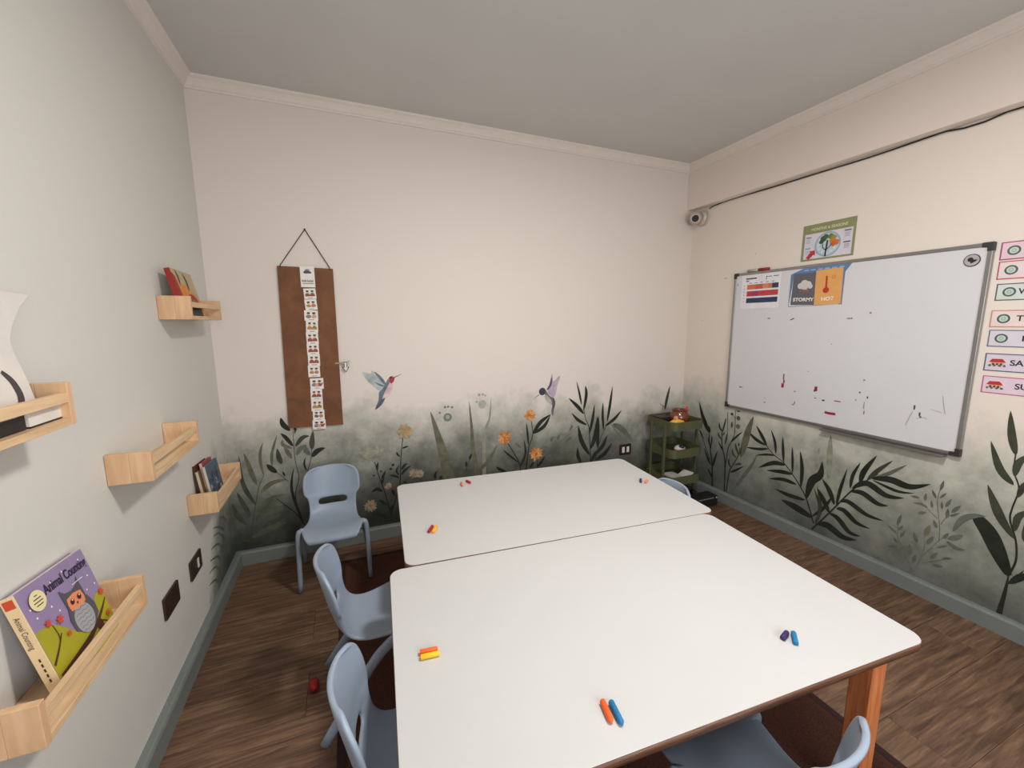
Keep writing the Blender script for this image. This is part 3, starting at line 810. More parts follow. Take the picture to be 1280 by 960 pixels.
# owl board book on the nearest shelf
C_lil = flat('lilac_print', (146, 128, 164)); C_cream = flat('cream_print', (232, 204, 158)); C_lime = flat('lime_print', (164, 158, 34)); C_brn = flat('brown_print', (76, 42, 34))
C_owl = flat('owl_grey_print', (84, 80, 88)); C_owlb = flat('owl_belly_print', (160, 160, 164)); C_face = flat('owl_face_print', (224, 142, 96)); C_ink = flat('ink_print', (44, 26, 58))
C_maple = flat('maple_print', (204, 72, 44)); C_wht = flat('white_print', (238, 234, 226)); C_stk = flat('sticker_print', (232, 218, 168))
bw, bh, bt = 0.204, 0.211, 0.021
ux, uz = -0.055, 0.200
FB = frame((XL+0.079, 0.957, 0.6020), (0, 1, -.09), (ux, 0.018, uz))
owl = book('board_book', 'lilac board book with an owl on a branch, leaning on the nearest shelf', FB, bw, bh, bt, C_lil, C_cream)
a = Art(0.0003, 0.00008)
SV = lambda v: v
def U(u, v): return (u*bw, v*bh)
a.poly([U(*p) for p in ((0.004,0.004),(0.996,0.004),(0.996,.47),(.93,.51),(.86,.49),(.78,.42),(.66,.36),(.54,.32),(.43,.33),(.34,.44),(.24,.54),(.12,.59),(0.004,.60))], C_lime)
for u, v in ((.42,.90),(.30,.70),(.10,.70),(.90,.72),(.80,.60),(.36,.62),(.88,.92),(.07,.80),(.60,.92),(.94,.60)): a.disc(u*bw, v*bh, 0.0022, C_wht, 8)
a.strip([U(.04,.10), U(.30,.14), U(.55,.19), U(.72,.25), U(.88,.33), U(.985,.40)], lambda t: 0.017*(1-t)+0.002, C_brn)
a.strip([U(.72,.25), U(.80,.22), U(.90,.14)], 0.003, C_brn); a.strip([U(.02,.25), U(.14,.34), U(.21,.42), U(.20,.56)], lambda t: .0045*(1-t)+.001, C_brn); a.strip([U(.19,.38), U(.25,.44)], .002, C_brn)
a.disc(.74*bw, .21*bh, .011, C_brn, 14, 1.2)
a.poly([U(.47,.30), U(.42,.34), U(.41,.46), U(.45,.58), U(.52,.62), U(.66,.62), U(.76,.56), U(.81,.44), U(.80,.33), U(.70,.26), U(.56,.25)], C_owl)
a.poly([U(.45,.52), U(.44,.78), U(.50,.72), U(.60,.70), U(.70,.73), U(.735,.80), U(.745,.52)], C_owl)
a.disc(.595*bw, .39*bh, .029, C_owlb, 22, 1.15)
for i in range(6):
    v = .27+.045*i; a.strip([U(.49,v), U(.53,v+.015), U(.57,v), U(.61,v+.015), U(.65,v), U(.70,v+.012)], .0009, C_owl)
a.poly([U(.475,.53), U(.465,.60), U(.48,.66), U(.59,.675), U(.70,.655), U(.715,.58), U(.70,.525), U(.59,.515)], C_face)
for u in (.535, .645): a.disc(u*bw, .605*bh, .0068, C_maple, 14); a.disc(u*bw, .605*bh, .0056, C_ink, 14); a.disc(u*bw+.0018, .62*bh, .0018, C_wht, 8)
a.poly([U(.575,.575), U(.605,.575), U(.59,.545)], C_ink)
for u, v, r in ((.30,.555,.012),(.16,.60,.010),(.32,.385,.0075),(.955,.485,.011),(.91,.245,.009)):
    a.poly([(u*bw+r*(1 if i%2 else .45)*cos(2*pi*i/14+.3), v*bh+r*(1 if i%2 else .45)*sin(2*pi*i/14+.3)) for i in range(14)], C_maple)
a.disc(.175*bw, .835*bh, .0205, C_stk, 26)
for i, l in enumerate((.008, .020, .024, .018)): a.rect(.175*bw-l/2, .835*bh+.0095-.0065*i, .175*bw+l/2, .835*bh+.0115-.0065*i, C_brn)
a.rect(.62*bw, .745*bh, .80*bw, .752*bh, C_wht)
o = a.build('cover_art'); o.parent = owl
lettering('Animal Counting', 0.0285, C_ink, owl, T((.635*bw, .865*bh, 0.0012)), 'title', sx=0.70, bold=0.0006)
SPF = frame((-0.0016, bh/2, -bt/2), (0, -1, 0), (0, 0, 1))
sa = Art(0.0003); sa.rect(-bh/2+.006, -.0075, -bh/2+.024, .0075, C_maple); o = sa.build('spine_emblem'); o.data.transform(SPF); o.parent = owl
lettering('Animal Counting', 0.0125, C_ink, owl, SPF @ T((-.030, 0, 0.0008)), 'spine_title', sx=.8); 
sa = Art(0.0003)
for i in range(5): sa.rect(.026+.011*i, -.0012, .033+.011*i, .0016, C_brn)
o = sa.build('spine_print'); o.data.transform(SPF); o.parent = owl
# red book on the top corner shelf
C_red = flat('red_cover', (150, 34, 24)); C_tan = flat('tan_cover', (176, 158, 124)); C_org = flat('orange_print', (206, 132, 48)); C_gry = flat('grey_print', (104, 98, 92))
FR = frame((XL+0.081, 1.868, 1.3262), (0, 1, 0), (-0.034, 0.012, 0.17))
rb = book('picture_book', 'red-spined picture book with an orange cover on the top corner shelf', FR, 0.196, 0.176, 0.018, C_tan, C_red)
a = Art(0.0003, 0.00008); w_, h_ = .196, .176
a.poly([(0,0),(w_,0),(w_,.05),(.17,.085),(.13,.10),(.10,.125),(.06,.115),(.02,.15),(0,.16)], C_org)
a.strip([(.045,.115),(.050,.15),(.040,.175)], leafw(.016), C_brn); a.strip([(.115,.10),(.118,.14),(.105,.17)], leafw(.018), C_brn)
a.disc(.12, .045, .055, C_red, 24, .8); a.disc(.12, .035, .042, C_gry, 24, .8); a.poly([(0,0),(0,.16),(.02,.15),(.03,.08),(.05,.02),(.06,0)], C_red)
o = a.build('cover_art'); o.parent = rb
MB().box((.03, .001, .0018), (.165, .045, .0026), flat('black_card', (26, 26, 26))).build('dust_flap', rb)
# small books crammed in the low corner shelf
BK = [(1.985, .030, .150, (70, 92, 112), (196, 190, 170), 'small book with a blue and grey cover, front one in the low corner shelf', 1),
      (2.000, .044, .162, (150, 56, 78), (206, 170, 160), 'pink-edged small book behind the blue one in the low corner shelf', 2),
      (1.970, .056, .136, (120, 84, 58), (188, 182, 150), 'brown small book with pale spine in the low corner shelf', 3),
      (1.975, .068, .160, (92, 44, 34), (70, 34, 28), 'dark red-brown small book nearest the wall in the low corner shelf', 4)]
for i, (y0, off, hh, cc, cs, lb, q) in enumerate(BK):
    F = frame((XL+0.092-.006-off*0.85, y0, .5565), (0, 1, -.06), (-0.020, .008, 0.14))
    b = book('small_book', lb, F, .115 + .050*(i == 0) + .01*i, hh, .0095, flat('small_cover%d' % i, cc), flat('small_spine%d' % i, cs), 'small books in the low corner shelf')
    if i == 0:
        a = Art(0.0003, 0.00008)
        for _ in range(26): a.blob(random.uniform(.015, .135), random.uniform(.02, hh-.02), random.uniform(.005, .013), random.choice((flat('b1', (54, 78, 108)), flat('b2', (150, 160, 168)), flat('b3', (96, 60, 66)), flat('b4', (40, 50, 70)))), 9, .35)
        o = a.build('cover_art'); o.parent = b
# white cut-card stand-up and boxes on the upper left shelf
C_card = flat('white_card', (214, 208, 200), rough=0.7); C_blk = flat('black_print', (24, 22, 24)); C_char = flat('charcoal_print', (66, 58, 64))
FW_ = frame((XL+0.0735, 0.80, 1.1115), (0, 1, 0), (-0.042, 0, 0.245))
wc = thing('cut_out_card', 'tall white cut-out card with curved sides standing in the upper left shelf', 'card', M=FW_)
pl = [(0.0,0), (.238,0), (.242,.048), (.243,.077), (.241,.106), (.238,.137), (.241,.158), (.262,.185), (.301,.22), (.342,.246), (.267,.249), (0,.25)]
MB().prism(pl, -.003, 0, C_card).build('card', wc, bevel=.0005, seg=1)
a = Art(0.0003); a.strip([(.190,.104), (.205,.084), (.210,.058), (.202,.040), (.190,.030)], lambda t: .003+.013*sin(pi*min(1,t*.8+.1)), C_char); a.rect(.10,.012,.198,.022,C_blk)
o = a.build('printed_marks'); o.parent = wc
bx = thing('card_box', 'small white box lying low in the upper left shelf', 'box', (XL+0.068, 1.025, 1.1115))
MB().box((.010, -.045, 0), (.0175, .045, .028), C_card).build('carton', bx, bevel=.001); MB().box((.0095, -.0455, .0), (.0180, .0455, .003), C_blk).build('base_edge', bx)
bk = thing('black_case', 'black case beside the white box in the upper left shelf, at the picture edge', 'box', (XL+0.068, 0.922, 1.1115))
MB().box((.010, -.060, 0), (.0175, .050, .035), C_blk).build('case_body', bk, bevel=.002); MB().box((.0176, -.012, .026), (.0182, .030, .031), flat('pale_label', (170, 168, 160))).build('label_strip', bk)

# ================================================================== SWITCHES
M_brz = mat('bronze_plate', (58, 42, 32), 0.4, 0.2, var=0.1, scale=30); M_key = mat('white_key', (222, 218, 208), 0.4)
def plate(label, F, wd, ht, keys, kw=.018, kh=.045):
    t = thing('switch_plate', label, 'switch', M=F)
    MB().prism(rrect(-wd/2, -ht/2, wd/2, ht/2, .005, 3), 0.0002, .008, M_brz).build('cover_plate', t, bevel=.0015)
    for kx in keys: MB().box((kx-kw/2, -kh/2, .008), (kx+kw/2, kh/2, .0105), M_key).build('key', t, bevel=.0008)
    return t
plate('blank dark brown switch plate on the left wall, the nearer of two', frame((XL, 1.634, .352), (0,1,0), (0,0,1)), .122, .078, ())
plate('dark brown switch plate with one white key on the left wall', frame((XL, 1.880, .339), (0,1,0), (0,0,1)), .122, .078, (.014,), .015, .038)
plate('dark plate with two white keys on the mural by the trolley', frame((1.925, YB, .332), (1,0,0), (0,0,1)), .106, .083, (-.021, .021), .023, .044)

# ================================================================== BROWN BOARD WITH CARDS
M_cork = wood_mat('brown_board', (104, 66, 42), (126, 82, 52), (3, 3, 90), 3, rough=0.8)
FBd = frame((0, YB, 0), (1, 0, 0), (0, 0, 1))
bt_ = thing('hanging_board', 'tall brown board hung from a string on the back wall', 'board', M=FBd)
BP = [(-.312, .732), (-.040, .727), (-.038, 1.582), (-.300, 1.586)]
MB().prism(BP, .001, .014, M_cork).build('panel', bt_, bevel=.001)
M_str = mat('dark_string', (52, 42, 38), 0.9)
st = MB().tube([(-.286, 1.578, .015), (-.286, 1.590, .010), (-.160, 1.776, .004)], .0022, M_str, 8).tube([(-.054, 1.574, .015), (-.054, 1.588, .010), (-.160, 1.776, .004)], .0022, M_str, 8)
st.cyl((-.160, 1.777, .0002), (-.160, 1.777, .008), .004, .004, M_str, 10); st.build('string', bt_)
M_zinc = mat('zinc_metal', (150, 150, 148), 0.35, 0.8); M_brass = mat('dull_brass', (150, 140, 100), 0.45, 0.7)
lt = MB().box((-.060, 1.071, .014), (-.008, 1.080, .018), M_brass).prism([(-.012, 1.068), (.014, 1.086), (.010, 1.068), (-.006, 1.062)], .001, .020, M_zinc)
lt.prism([(-.018, 1.060), (-.006, 1.060), (-.006, 1.082), (-.018, 1.082)], .018, .021, M_zinc)
lt.build('latch_bracket', bt_, bevel=.0005)
MB().prism([(-.012,1.078),(-.002,1.078),(-.002,1.050),(.006,1.050),(-.007,1.030),(-.020,1.050),(-.012,1.050)], .021, .023, mat('pale_arrow', (220, 218, 214), .4)).prism([(-.015,1.081),(.001,1.081),(.001,1.053),(.012,1.053),(-.007,1.024),(-.026,1.053),(-.015,1.053)], .019, .021, mat('arrow_edge', (60, 66, 62), .5)).build('arrow_tab', bt_)
CARDS = [(-.163,1.588,1.539,0,'cars','topmost white card with a grey drawing, on the brown board'),
 (-.163,1.536,1.484,0,'bars','white card with a coloured line of print, second from the top of the brown board'),
 (-.158,1.474,1.424,.05,'green','third card down the brown board, with a dark green picture and red line'),
 (-.157,1.418,1.366,.07,'two','fourth card down, with two dark-haired children, tilted, on the brown board'),
 (-.160,1.360,1.310,-.02,'grey','fifth card down the brown board, with two pale grey figures'),
 (-.160,1.310,1.247,-.04,'gold','sixth card down the brown board, tall, with golden clothes'),
 (-.163,1.246,1.184,.02,'red','seventh card down the brown board, with two children in red'),
 (-.164,1.184,1.128,0,'greenred','eighth card down the brown board, with dark hair and red stripe'),
 (-.163,1.126,1.068,-.02,'red','ninth card down the brown board, beside the latch, with red figures'),
 (-.167,1.066,1.007,0,'two','tenth card down, just below the latch, with two pale children'),
 (-.158,.996,.940,.0,'wide','eleventh card down the brown board, wider, with grey figures'),
 (-.164,.936,.883,-.02,'greenred','twelfth card down the brown board, red stripe below dark hair'),
 (-.165,.879,.818,-.03,'gold','thirteenth card down the brown board, with green and gold clothes'),
 (-.161,.820,.766,-.02,'pair','fourteenth card down the brown board, with a purple and an orange figure'),
 (-.162,.763,.716,-.02,'wide','lowest card, hanging over the bottom edge of the brown board')]
CP = {'skin': (206, 160, 128), 'hair': (40, 30, 30), 'red': (152, 70, 58), 'gold': (172, 134, 76), 'green': (84, 100, 62), 'grey': (128, 124, 132), 'pur': (96, 84, 120), 'orange': (186, 116, 78), 'ink': (70, 66, 74), 'cw': (232, 226, 220)}
CM = {k: flat('card_'+k, v) for k, v in CP.items()}
for i, (cx, zt, zb, rot, kind, lb) in enumerate(CARDS):
    wd = .066 if kind in ('wide', 'grey') else .058; 
    if i < 2: wd = .068
    hh = zt-zb+.004; F = frame((cx, YB-.0146-.0009*(i % 3), (zt+zb)/2), (cos(rot), 0, sin(rot)), (-sin(rot), 0, cos(rot)))
    t = thing('picture_card', lb, 'card', M=F, group='picture cards on the brown board')
    MB().box((-wd/2, -hh/2, -.0006), (wd/2, hh/2, .0002), CM['cw']).build('card', t)
    a = Art(0.0004, 0.00008)
    if kind == 'cars':
        a.blob(0, -.004, .018, CM['ink'], 16, .2, .45); a.blob(0, .006, .012, CM['grey'], 14, .3, .4); a.disc(-.012, -.006, .006, CM['ink'], 12); a.disc(.013, -.006, .006, CM['ink'], 12)
    elif kind == 'bars':
        for q in range(9): a.rect(-.028+.0062*q, -.001, -.0235+.0062*q, .010-.003*(q % 2), random.choice((CM['red'], CM['grey'], CM['ink'], CM['gold'])))
        a.rect(-.026, -.010, .027, -.007, CM['ink'])
    else:
        body = {'green': ('green','green'), 'two': ('gold','orange'), 'grey': ('grey','skin'), 'gold': ('gold','green'), 'red': ('red','red'), 'greenred': ('red','red'), 'wide': ('grey','red'), 'pair': ('pur','orange')}[kind]
        for s, c in ((-1, body[0]), (1, body[1])):
            x = s*wd*.2
            a.blob(x, -hh*.10, wd*.19, CM[c], 12, .18, .75); a.disc(x, hh*.14, wd*.105, CM['skin'], 14); a.blob(x, hh*.24, wd*.13, CM['hair'], 12, .12, .55)
        if kind in ('green', 'greenred', 'gold', 'red'): a.rect(-wd*.40, -hh*.26, wd*.40, -hh*.10, CM['red' if kind != 'gold' else 'gold'])
        if kind == 'wide': a.blob(wd*.40, 0, wd*.07, CM['green'], 8); a.blob(0, -hh*.14, wd*.13, CM['skin'], 10)
        a.rect(-.012, -hh*.42, .012, -hh*.38, CM['ink'])
    o = a.build('picture'); o.parent = t

# ================================================================== WHITEBOARD
FX = XR
M_wb = mat('whiteboard_surface', (214, 213, 216), 0.22, var=0.01, scale=4); M_al = mat('anodised_frame', (156, 154, 152), 0.32, 0.75, var=0.03); M_cap = mat('dark_cap', (48, 46, 46), 0.5)
def RW(y, z, off=0.0): return frame((XR-off, y, z), (0,-1,0), (0,0,1))     # on the right wall, right = towards the viewer
Y0, Y1, Z0, Z1 = .852, 2.047, .703, 1.606
WF = RW(Y1, Z0); WW, WH = Y1-Y0, Z1-Z0
wbt = thing('whiteboard', 'large whiteboard with grey metal frame and dark corner caps on the right wall', 'whiteboard', M=WF)
MB().box((.008, .008, .003), (WW-.008, WH-.008, .017), M_wb).build('writing_surface', wbt)
fr = 0.016
for lo, hi in (((.0, 0, .002), (fr, WH, .022)), ((WW-fr, 0, .002), (WW, WH, .022))): MB().box(lo, hi, M_al).build('frame_rail', wbt, bevel=.003)
for lo, hi in (((fr, 0, .002), (WW-fr, fr, .022)), ((fr, WH-fr, .002), (WW-fr, WH, .022))): MB().box(lo, hi, M_al).build('frame_rail', wbt, bevel=.003)
for sx in (0, 1):
    for sy in (0, 1):
        c = .036; k = .019
        P = [(0,0),(c,0),(c,k),(k,k),(k,c),(0,c)]
        P = [((WW-x+.0015) if sx else x-.0015, (WH-y+.0015) if sy else y-.0015) for x, y in P]
        if sx != sy: P = P[::-1]
        MB().prism(P, .001, .0245, M_cap).build('corner_cap', wbt, bevel=.003)
MB().box((.635, -.016, .002), (1.150, -.001, .010), M_al).box((.635, -.016, .010), (1.150, -.012, .040), M_al).box((.635, -.012, .038), (1.150, -.006, .040), M_al).build('pen_ledge', wbt, bevel=.001)
for hx in (.118, 1.03):
    MB().tube([(hx-.012, WH, .010)] + [(hx+.012*cos(pi-pi*i/8), WH+.012*sin(pi*i/8), .010) for i in range(9)], .002, M_al, 8).build('hanging_loop', wbt)
M_mr = flat('red_marker_ink', (150, 34, 48)); M_mb = flat('dark_marker_ink', (64, 56, 70)); M_mg = flat('grey_marker_ink', (150, 142, 150))
a = Art(.0173, .00005)
def WBp(y, z): return (Y1-y, z-Z0)
def dash(y, z, w_, h_, m, rot=0.0):
    x, q = WBp(y, z); c, s = cos(rot), sin(rot)
    a.poly([(x+dx*c-dy*s, q+dx*s+dy*c) for dx, dy in ((-w_/2,-h_/2*.8),(0,-h_/2),(w_/2,-h_/2*.7),(w_/2*.9,h_/2),(-.1*w_,h_/2*.8),(-w_/2,h_/2))], m)
for args in ((1.940,.854,.022,.008,M_mr),(1.925,.852,.006,.004,M_mr),(1.654,.958,.008,.038,M_mr),(1.656,.905,.016,.030,M_mr),(1.650,.930,.010,.022,M_mr),(1.465,.912,.016,.030,M_mr),(1.472,.900,.008,.012,M_mb),
             (1.379,.788,.056,.016,M_mr),(1.349,.861,.034,.006,M_mr),(1.420,.854,.014,.009,M_mb),(1.761,.781,.010,.006,M_mb),(1.761,.810,.006,.005,M_mg),(1.583,.800,.014,.010,M_mg),(1.575,.812,.005,.016,M_mb),(1.580,.880,.010,.006,M_mr),
             (1.463,.860,.010,.005,M_mb),(1.251,.925,.007,.008,M_mb),(1.215,.905,.006,.012,M_mb),(1.265,.883,.006,.008,M_mg),(1.238,.992,.009,.005,M_mb),(1.226,.862,.004,.040,M_mg),(1.222,.825,.004,.020,M_mr),
             (1.026,.890,.006,.022,M_mb),(1.004,.862,.006,.018,M_mb),(1.000,.850,.008,.006,M_mb),(1.515,1.007,.008,.005,M_mg),(1.780,1.310,.020,.005,M_mb),(1.636,1.304,.024,.006,M_mb,.4),(1.340,1.305,.018,.008,M_mg),(1.327,1.306,.006,.007,M_mb),(1.247,1.332,.008,.006,M_mb),(1.410,1.168,.006,.004,M_mb)): dash(*args)
a.strip([WBp(1.050,.800), WBp(1.036,.850), WBp(1.030,.870)], .0018, M_mg); a.strip([WBp(.935,.960), WBp(.925,.910), WBp(.918,.880)], .002, M_mg); a.strip([WBp(.968,.893), WBp(.930,.885)], .0014, M_mg); a.strip([WBp(1.015,.840), WBp(.985,.850), WBp(.975,.842)], .0012, M_mg)
o = a.build('marker_traces', wbt); o['kind'] = 'stuff'
# round magnet
t = thing('round_magnet', 'round grey badge magnet with a dark figure, at the top right of the whiteboard', 'magnet', M=RW(.910, 1.541, .0172))
MB().lathe([(0, 0), (.024, 0), (.026, .0015), (.0255, .003), (.023, .004), (0, .004)], flat('magnet_rim', (70, 62, 68)), 26).build('badge_body', t)
a = Art(.0043); a.disc(0, 0, .0225, flat('magnet_face', (176, 166, 172)), 24); a.disc(-.004, .003, .009, C_blk); a.poly([(-.004,-.004),(.004,.002),(.018,.002),(.012,-.006),(-.002,-.014)], C_blk)
o = a.build('badge_print'); o.parent = t
# red marker on the frame
t = thing('marker_pen', 'grey marker with red cap lying on top of the whiteboard frame', 'marker', M=T((XR-.012, 1.880, Z1+.0095)))
MB().cyl((0, .075, 0), (0, .0, 0), .0085, .0085, mat('grey_barrel', (178, 172, 166), .4)).build('barrel', t)
MB().cyl((0, .0, 0), (0, -.068, 0), .0095, .0085, flat('red_cap', (150, 26, 30))).build('cap', t)
# weekly sheet
C_sheet = flat('sheet_white', (232, 228, 232)); C_navy = flat('navy_print', (44, 54, 92)); C_redp = flat('crimson_print', (190, 62, 74)); C_orp = flat('rust_print', (206, 118, 76)); C_inkg = flat('grey_ink', (120, 116, 124))
t = thing('timetable_sheet', 'white paper with orange, red and navy bars at the top left of the whiteboard', 'paper', M=RW(1.990, 1.374, .0173))
sw, shh = .262, .2145
MB().box((0, 0, 0), (sw, shh, .0006), C_sheet).build('sheet', t)
a = Art(.0008, .00006)
a.rect(.03, .186, .105, .195, flat('title_ink', (86, 78, 96))); a.rect(.032, .172, .052, .180, C_inkg); a.rect(.168, .190, .176, .197, C_navy); a.rect(.182, .191, .205, .196, C_inkg); a.rect(.215, .191, .25, .196, C_inkg); a.rect(.168, .178, .174, .184, C_navy)
for i in range(5): a.rect(.055+.038*i, .160, .073+.038*i, .164, C_inkg)
a.rect(.042, .122, .212, .152, C_orp); a.rect(.100, .122, .150, .152, flat('terracotta_print', (196, 92, 74))); a.rect(.150, .122, .185, .152, flat('amber_print', (214, 140, 88))); a.rect(.212, .122, .252, .152, C_navy)
a.rect(.042, .078, .252, .111, C_redp); a.rect(.082, .078, .122, .111, flat('plum_print', (150, 58, 110))); a.rect(.042, .036, .252, .067, C_navy)
for i in range(6): a.rect(.018, .045+.02*i, .026, .050+.02*i, flat('pink_ink', (206, 140, 160)))
o = a.build('table_print'); o.parent = t
a = Art(.0176); a.rect(WBp(2.020,1)[0], 1.525-Z0, WBp(2.016,1)[0], 1.540-Z0, M_mb); a.build('pen_tick', wbt)
# weather chart with two cards
C_bl = flat('blue_chart', (92, 128, 168)); C_bll = flat('pale_blue_chart', (150, 176, 204)); C_ig = flat('storm_grey', (98, 94, 102)); C_am = flat('amber_card', (224, 164, 98))
t = thing('weather_chart', 'blue weather chart behind two cards, top of the whiteboard', 'poster', M=RW(1.668, 1.376, .0173))
MB().prism([(0,0),(.285,.004),(.285,.172),(.312,.2125),(.070,.2125),(0,.186)], 0, .0006, C_bl).build('sheet', t)
a = Art(.0008, .00006)
a.poly([(.004,.004),(.020,.005),(.034,.170),(.018,.172)], C_wht); a.rect(.02, .004, .27, .010, C_wht)
for i in range(6): a.rect(.075+.036*i, .197, .100+.036*i, .204, C_bll)
for i in range(5): a.rect(.050+.036*i, .180, .078+.036*i, .187, flat('deep_blue_print', (62, 92, 140)))
o = a.build('chart_print'); o.parent = t
t1 = thing('weather_card', 'grey STORMY card with a cloud on the blue weather chart', 'card', M=RW(1.655, 1.386, .0186) @ Matrix.Rotation(radians(-2), 4, 'Z'))
MB().prism(rrect(0, 0, .142, .178, .006, 3), 0, .001, C_ig).build('card', t1)
a = Art(.0012, .00006)
for x, y, r in ((.046,.108,.017),(.066,.120,.021),(.088,.116,.017),(.100,.104,.013),(.070,.102,.018)): a.disc(x, y, r, flat('cloud_print', (206, 200, 200)), 18)
for x in (.052, .070, .088): a.poly([(x-.006,.088),(x+.004,.088),(x,.078),(x+.006,.078),(x-.005,.060),(x-.001,.073),(x-.008,.073)], flat('rust_bolt', (150, 96, 88)))
o = a.build('picture'); o.parent = t1
lettering('STORMY', .027, C_wht, t1, T((.070, .030, .0018)), 'lettering', sx=1.1, bold=.0008)
t2 = thing('weather_card', 'amber HOT card with a red thermometer on the blue weather chart', 'card', M=RW(1.522, 1.380, .0189) @ Matrix.Rotation(radians(1.5), 4, 'Z'))
MB().prism(rrect(0, 0, .135, .190, .004, 3), 0, .001, C_am).build('card', t2)
C_th = flat('thermo_red', (184, 58, 30)); a = Art(.0012, .00006); a.rect(.052, .085, .062, .150, C_th); a.disc(.057, .150, .005, C_th); a.disc(.057, .078, .016, C_th)
for i in range(6): a.disc(.092+.008*cos(i*1.05), .145+.008*sin(i*1.05), .0035, flat('amber_dark', (214, 132, 50)), 8)
o = a.build('picture'); o.parent = t2
lettering('HOT', .027, C_wht, t2, T((.068, .030, .0018)), 'lettering', sx=1.1, bold=.0008)

# poster above the whiteboard
t = thing('wall_poster', 'green-bordered months and seasons poster above the whiteboard', 'poster', M=RW(1.632, 1.630, .0004))
pw, ph = .267, .196
C_ol = flat('olive_print', (136, 140, 96)); C_pb = flat('pale_lilac_print', (212, 206, 216))
MB().box((0, 0, 0), (pw, ph, .0008), C_ol).build('sheet', t)
a = Art(.0010, .00006); a.rect(.014, .010, pw-.012, .146, C_pb)
cx, cy = .136, .078; a.disc(cx, cy, .066, flat('ring_blue', (150, 170, 186)), 30); a.disc(cx, cy, .058, flat('sky_print', (186, 198, 208)), 30)
for q in range(12): a.disc(cx+.045*cos(q*.52), cy+.045*sin(q*.52), .008, flat('cloud_blue', (206, 214, 222)), 10)
for x, y, r, c in ((-.022,.030,.016,(54,84,50)),(-.010,.042,.014,(64,96,54)),(-.030,.016,.012,(50,78,50)),(.016,.038,.014,(112,120,48)),(.030,.030,.014,(150,146,60)),(.028,.012,.018,(206,118,44)),(.044,.004,.014,(214,108,40)),(.030,-.004,.012,(200,100,40))):
    a.blob(cx+x, cy+y, r, flat('foliage_%d' % (c[0]*3+c[1]), c), 12, .2)
a.strip([(cx-.006, cy-.064), (cx-.003, cy-.02), (cx, cy+.02)], .008, C_blk); a.strip([(cx-.004, cy-.03), (cx-.020, cy-.018), (cx-.024, cy+.004)], .004, C_blk); a.strip([(cx-.004, cy-.03), (cx+.014, cy-.014), (cx+.020, cy)], .004, C_blk)
for y0_ in (.125, .066):
    a.rect(.022, y0_, .050, y0_+.004, C_inkg if y0_ < .1 else M_mb); a.rect(.215, y0_+.006, .248, y0_+.011, M_mb)
    for i in range(3): a.rect(.022, y0_-.010-.009*i, .046, y0_-.008-.009*i, C_bll); a.rect(.220, y0_-.004-.009*i, .244, y0_-.002-.009*i, C_inkg)
a.poly([(.030,.018),(.052,.044),(.046,.052),(.076,.054),(.078,.026),(.070,.032),(.046,.008)], flat('red_arrow', (186, 40, 58)))
o = a.build('season_print'); o.parent = t
lettering('MONTHS & SEASONS', .021, flat('cream_letter', (216, 212, 170)), t, T((.136, .167, .0016)), 'lettering', sx=.92, bold=.0004)

# day name strips
DAYS = [('MONDAY', .838, 1.531, 1.601, (160, 52, 88), (226, 196, 206), 'ring'), ('TUESDAY', .837, 1.455, 1.526, (186, 76, 88), (226, 208, 208), 'ring'),
        ('WEDNESDAY', .832, 1.371, 1.438, (76, 98, 82), (206, 214, 208), 'ring'), ('THURSDAY', .835, 1.264, 1.333, (196, 138, 124), (230, 210, 204), 'ring'),
        ('FRIDAY', .832, 1.185, 1.254, (104, 112, 134), (212, 206, 216), 'ring'), ('SATURDAY', .831, 1.085, 1.158, (88, 84, 116), (212, 202, 214), 'house'), ('SUNDAY', .828, .993, 1.065, (186, 96, 134), (222, 200, 214), 'house')]
C_rg = flat('ring_green', (72, 92, 80)); C_rl = flat('ring_pale', (190, 204, 194)); C_roof = flat('roof_red', (186, 44, 50)); C_day = flat('day_ink', (40, 36, 56))
cn = ['dark pink', 'red', 'dark green', 'salmon', 'slate blue', 'dark violet', 'pink']
for i, (d, yl, z0, z1, bc, fc, ic) in enumerate(DAYS):
    L_ = .300; hh = z1-z0
    t = thing('day_strip', '%s-bordered paper strip reading %s, right of the whiteboard' % (cn[i], d), 'sign', M=RW(yl, z0, .0004), group='day name strips right of the whiteboard')
    MB().box((0, 0, 0), (L_, hh, .0007), flat('border_'+d, bc)).build('strip', t)
    a = Art(.0009, .00006); a.rect(.004, .004, L_-.004, hh-.004, flat('field_'+d, fc))
    ix, iy = .037, hh/2
    if ic == 'ring': a.disc(ix, iy, .0185, C_rg, 28); a.disc(ix, iy, .0125, C_rl, 24); a.disc(ix, iy, .0065, flat('ring_mid', (140, 164, 148)), 16); a.disc(ix, iy, .004, C_rl, 12)
    else:
        a.poly([(ix-.024,iy+.000),(ix-.016,iy+.014),(ix+.012,iy+.015),(ix+.016,iy+.012),(ix+.024,iy+.000)], C_roof); a.rect(ix-.018, iy-.013, ix+.018, iy, flat('house_wall', (208, 170, 140)))
        for q in (-.011, 0, .011): a.rect(ix+q-.003, iy-.011, ix+q+.003, iy-.003, C_brn)
        for q in (-.020, -.007, .008, .021): a.blob(ix+q, iy-.013, .0045, flat('bush', (88, 96, 84)), 8)
    o = a.build('strip_print'); o.parent = t
    l = lettering(d, .0315, C_day, t, T((0, 0, 0)), 'lettering', bold=.0006)
    wv = max(v.co.x for v in l.data.vertices) - min(v.co.x for v in l.data.vertices)
    l.data.transform(T((.154, hh/2, .0014)) @ Matrix.Diagonal(((len(d)*.0208)/wv, 1, 1, 1)))

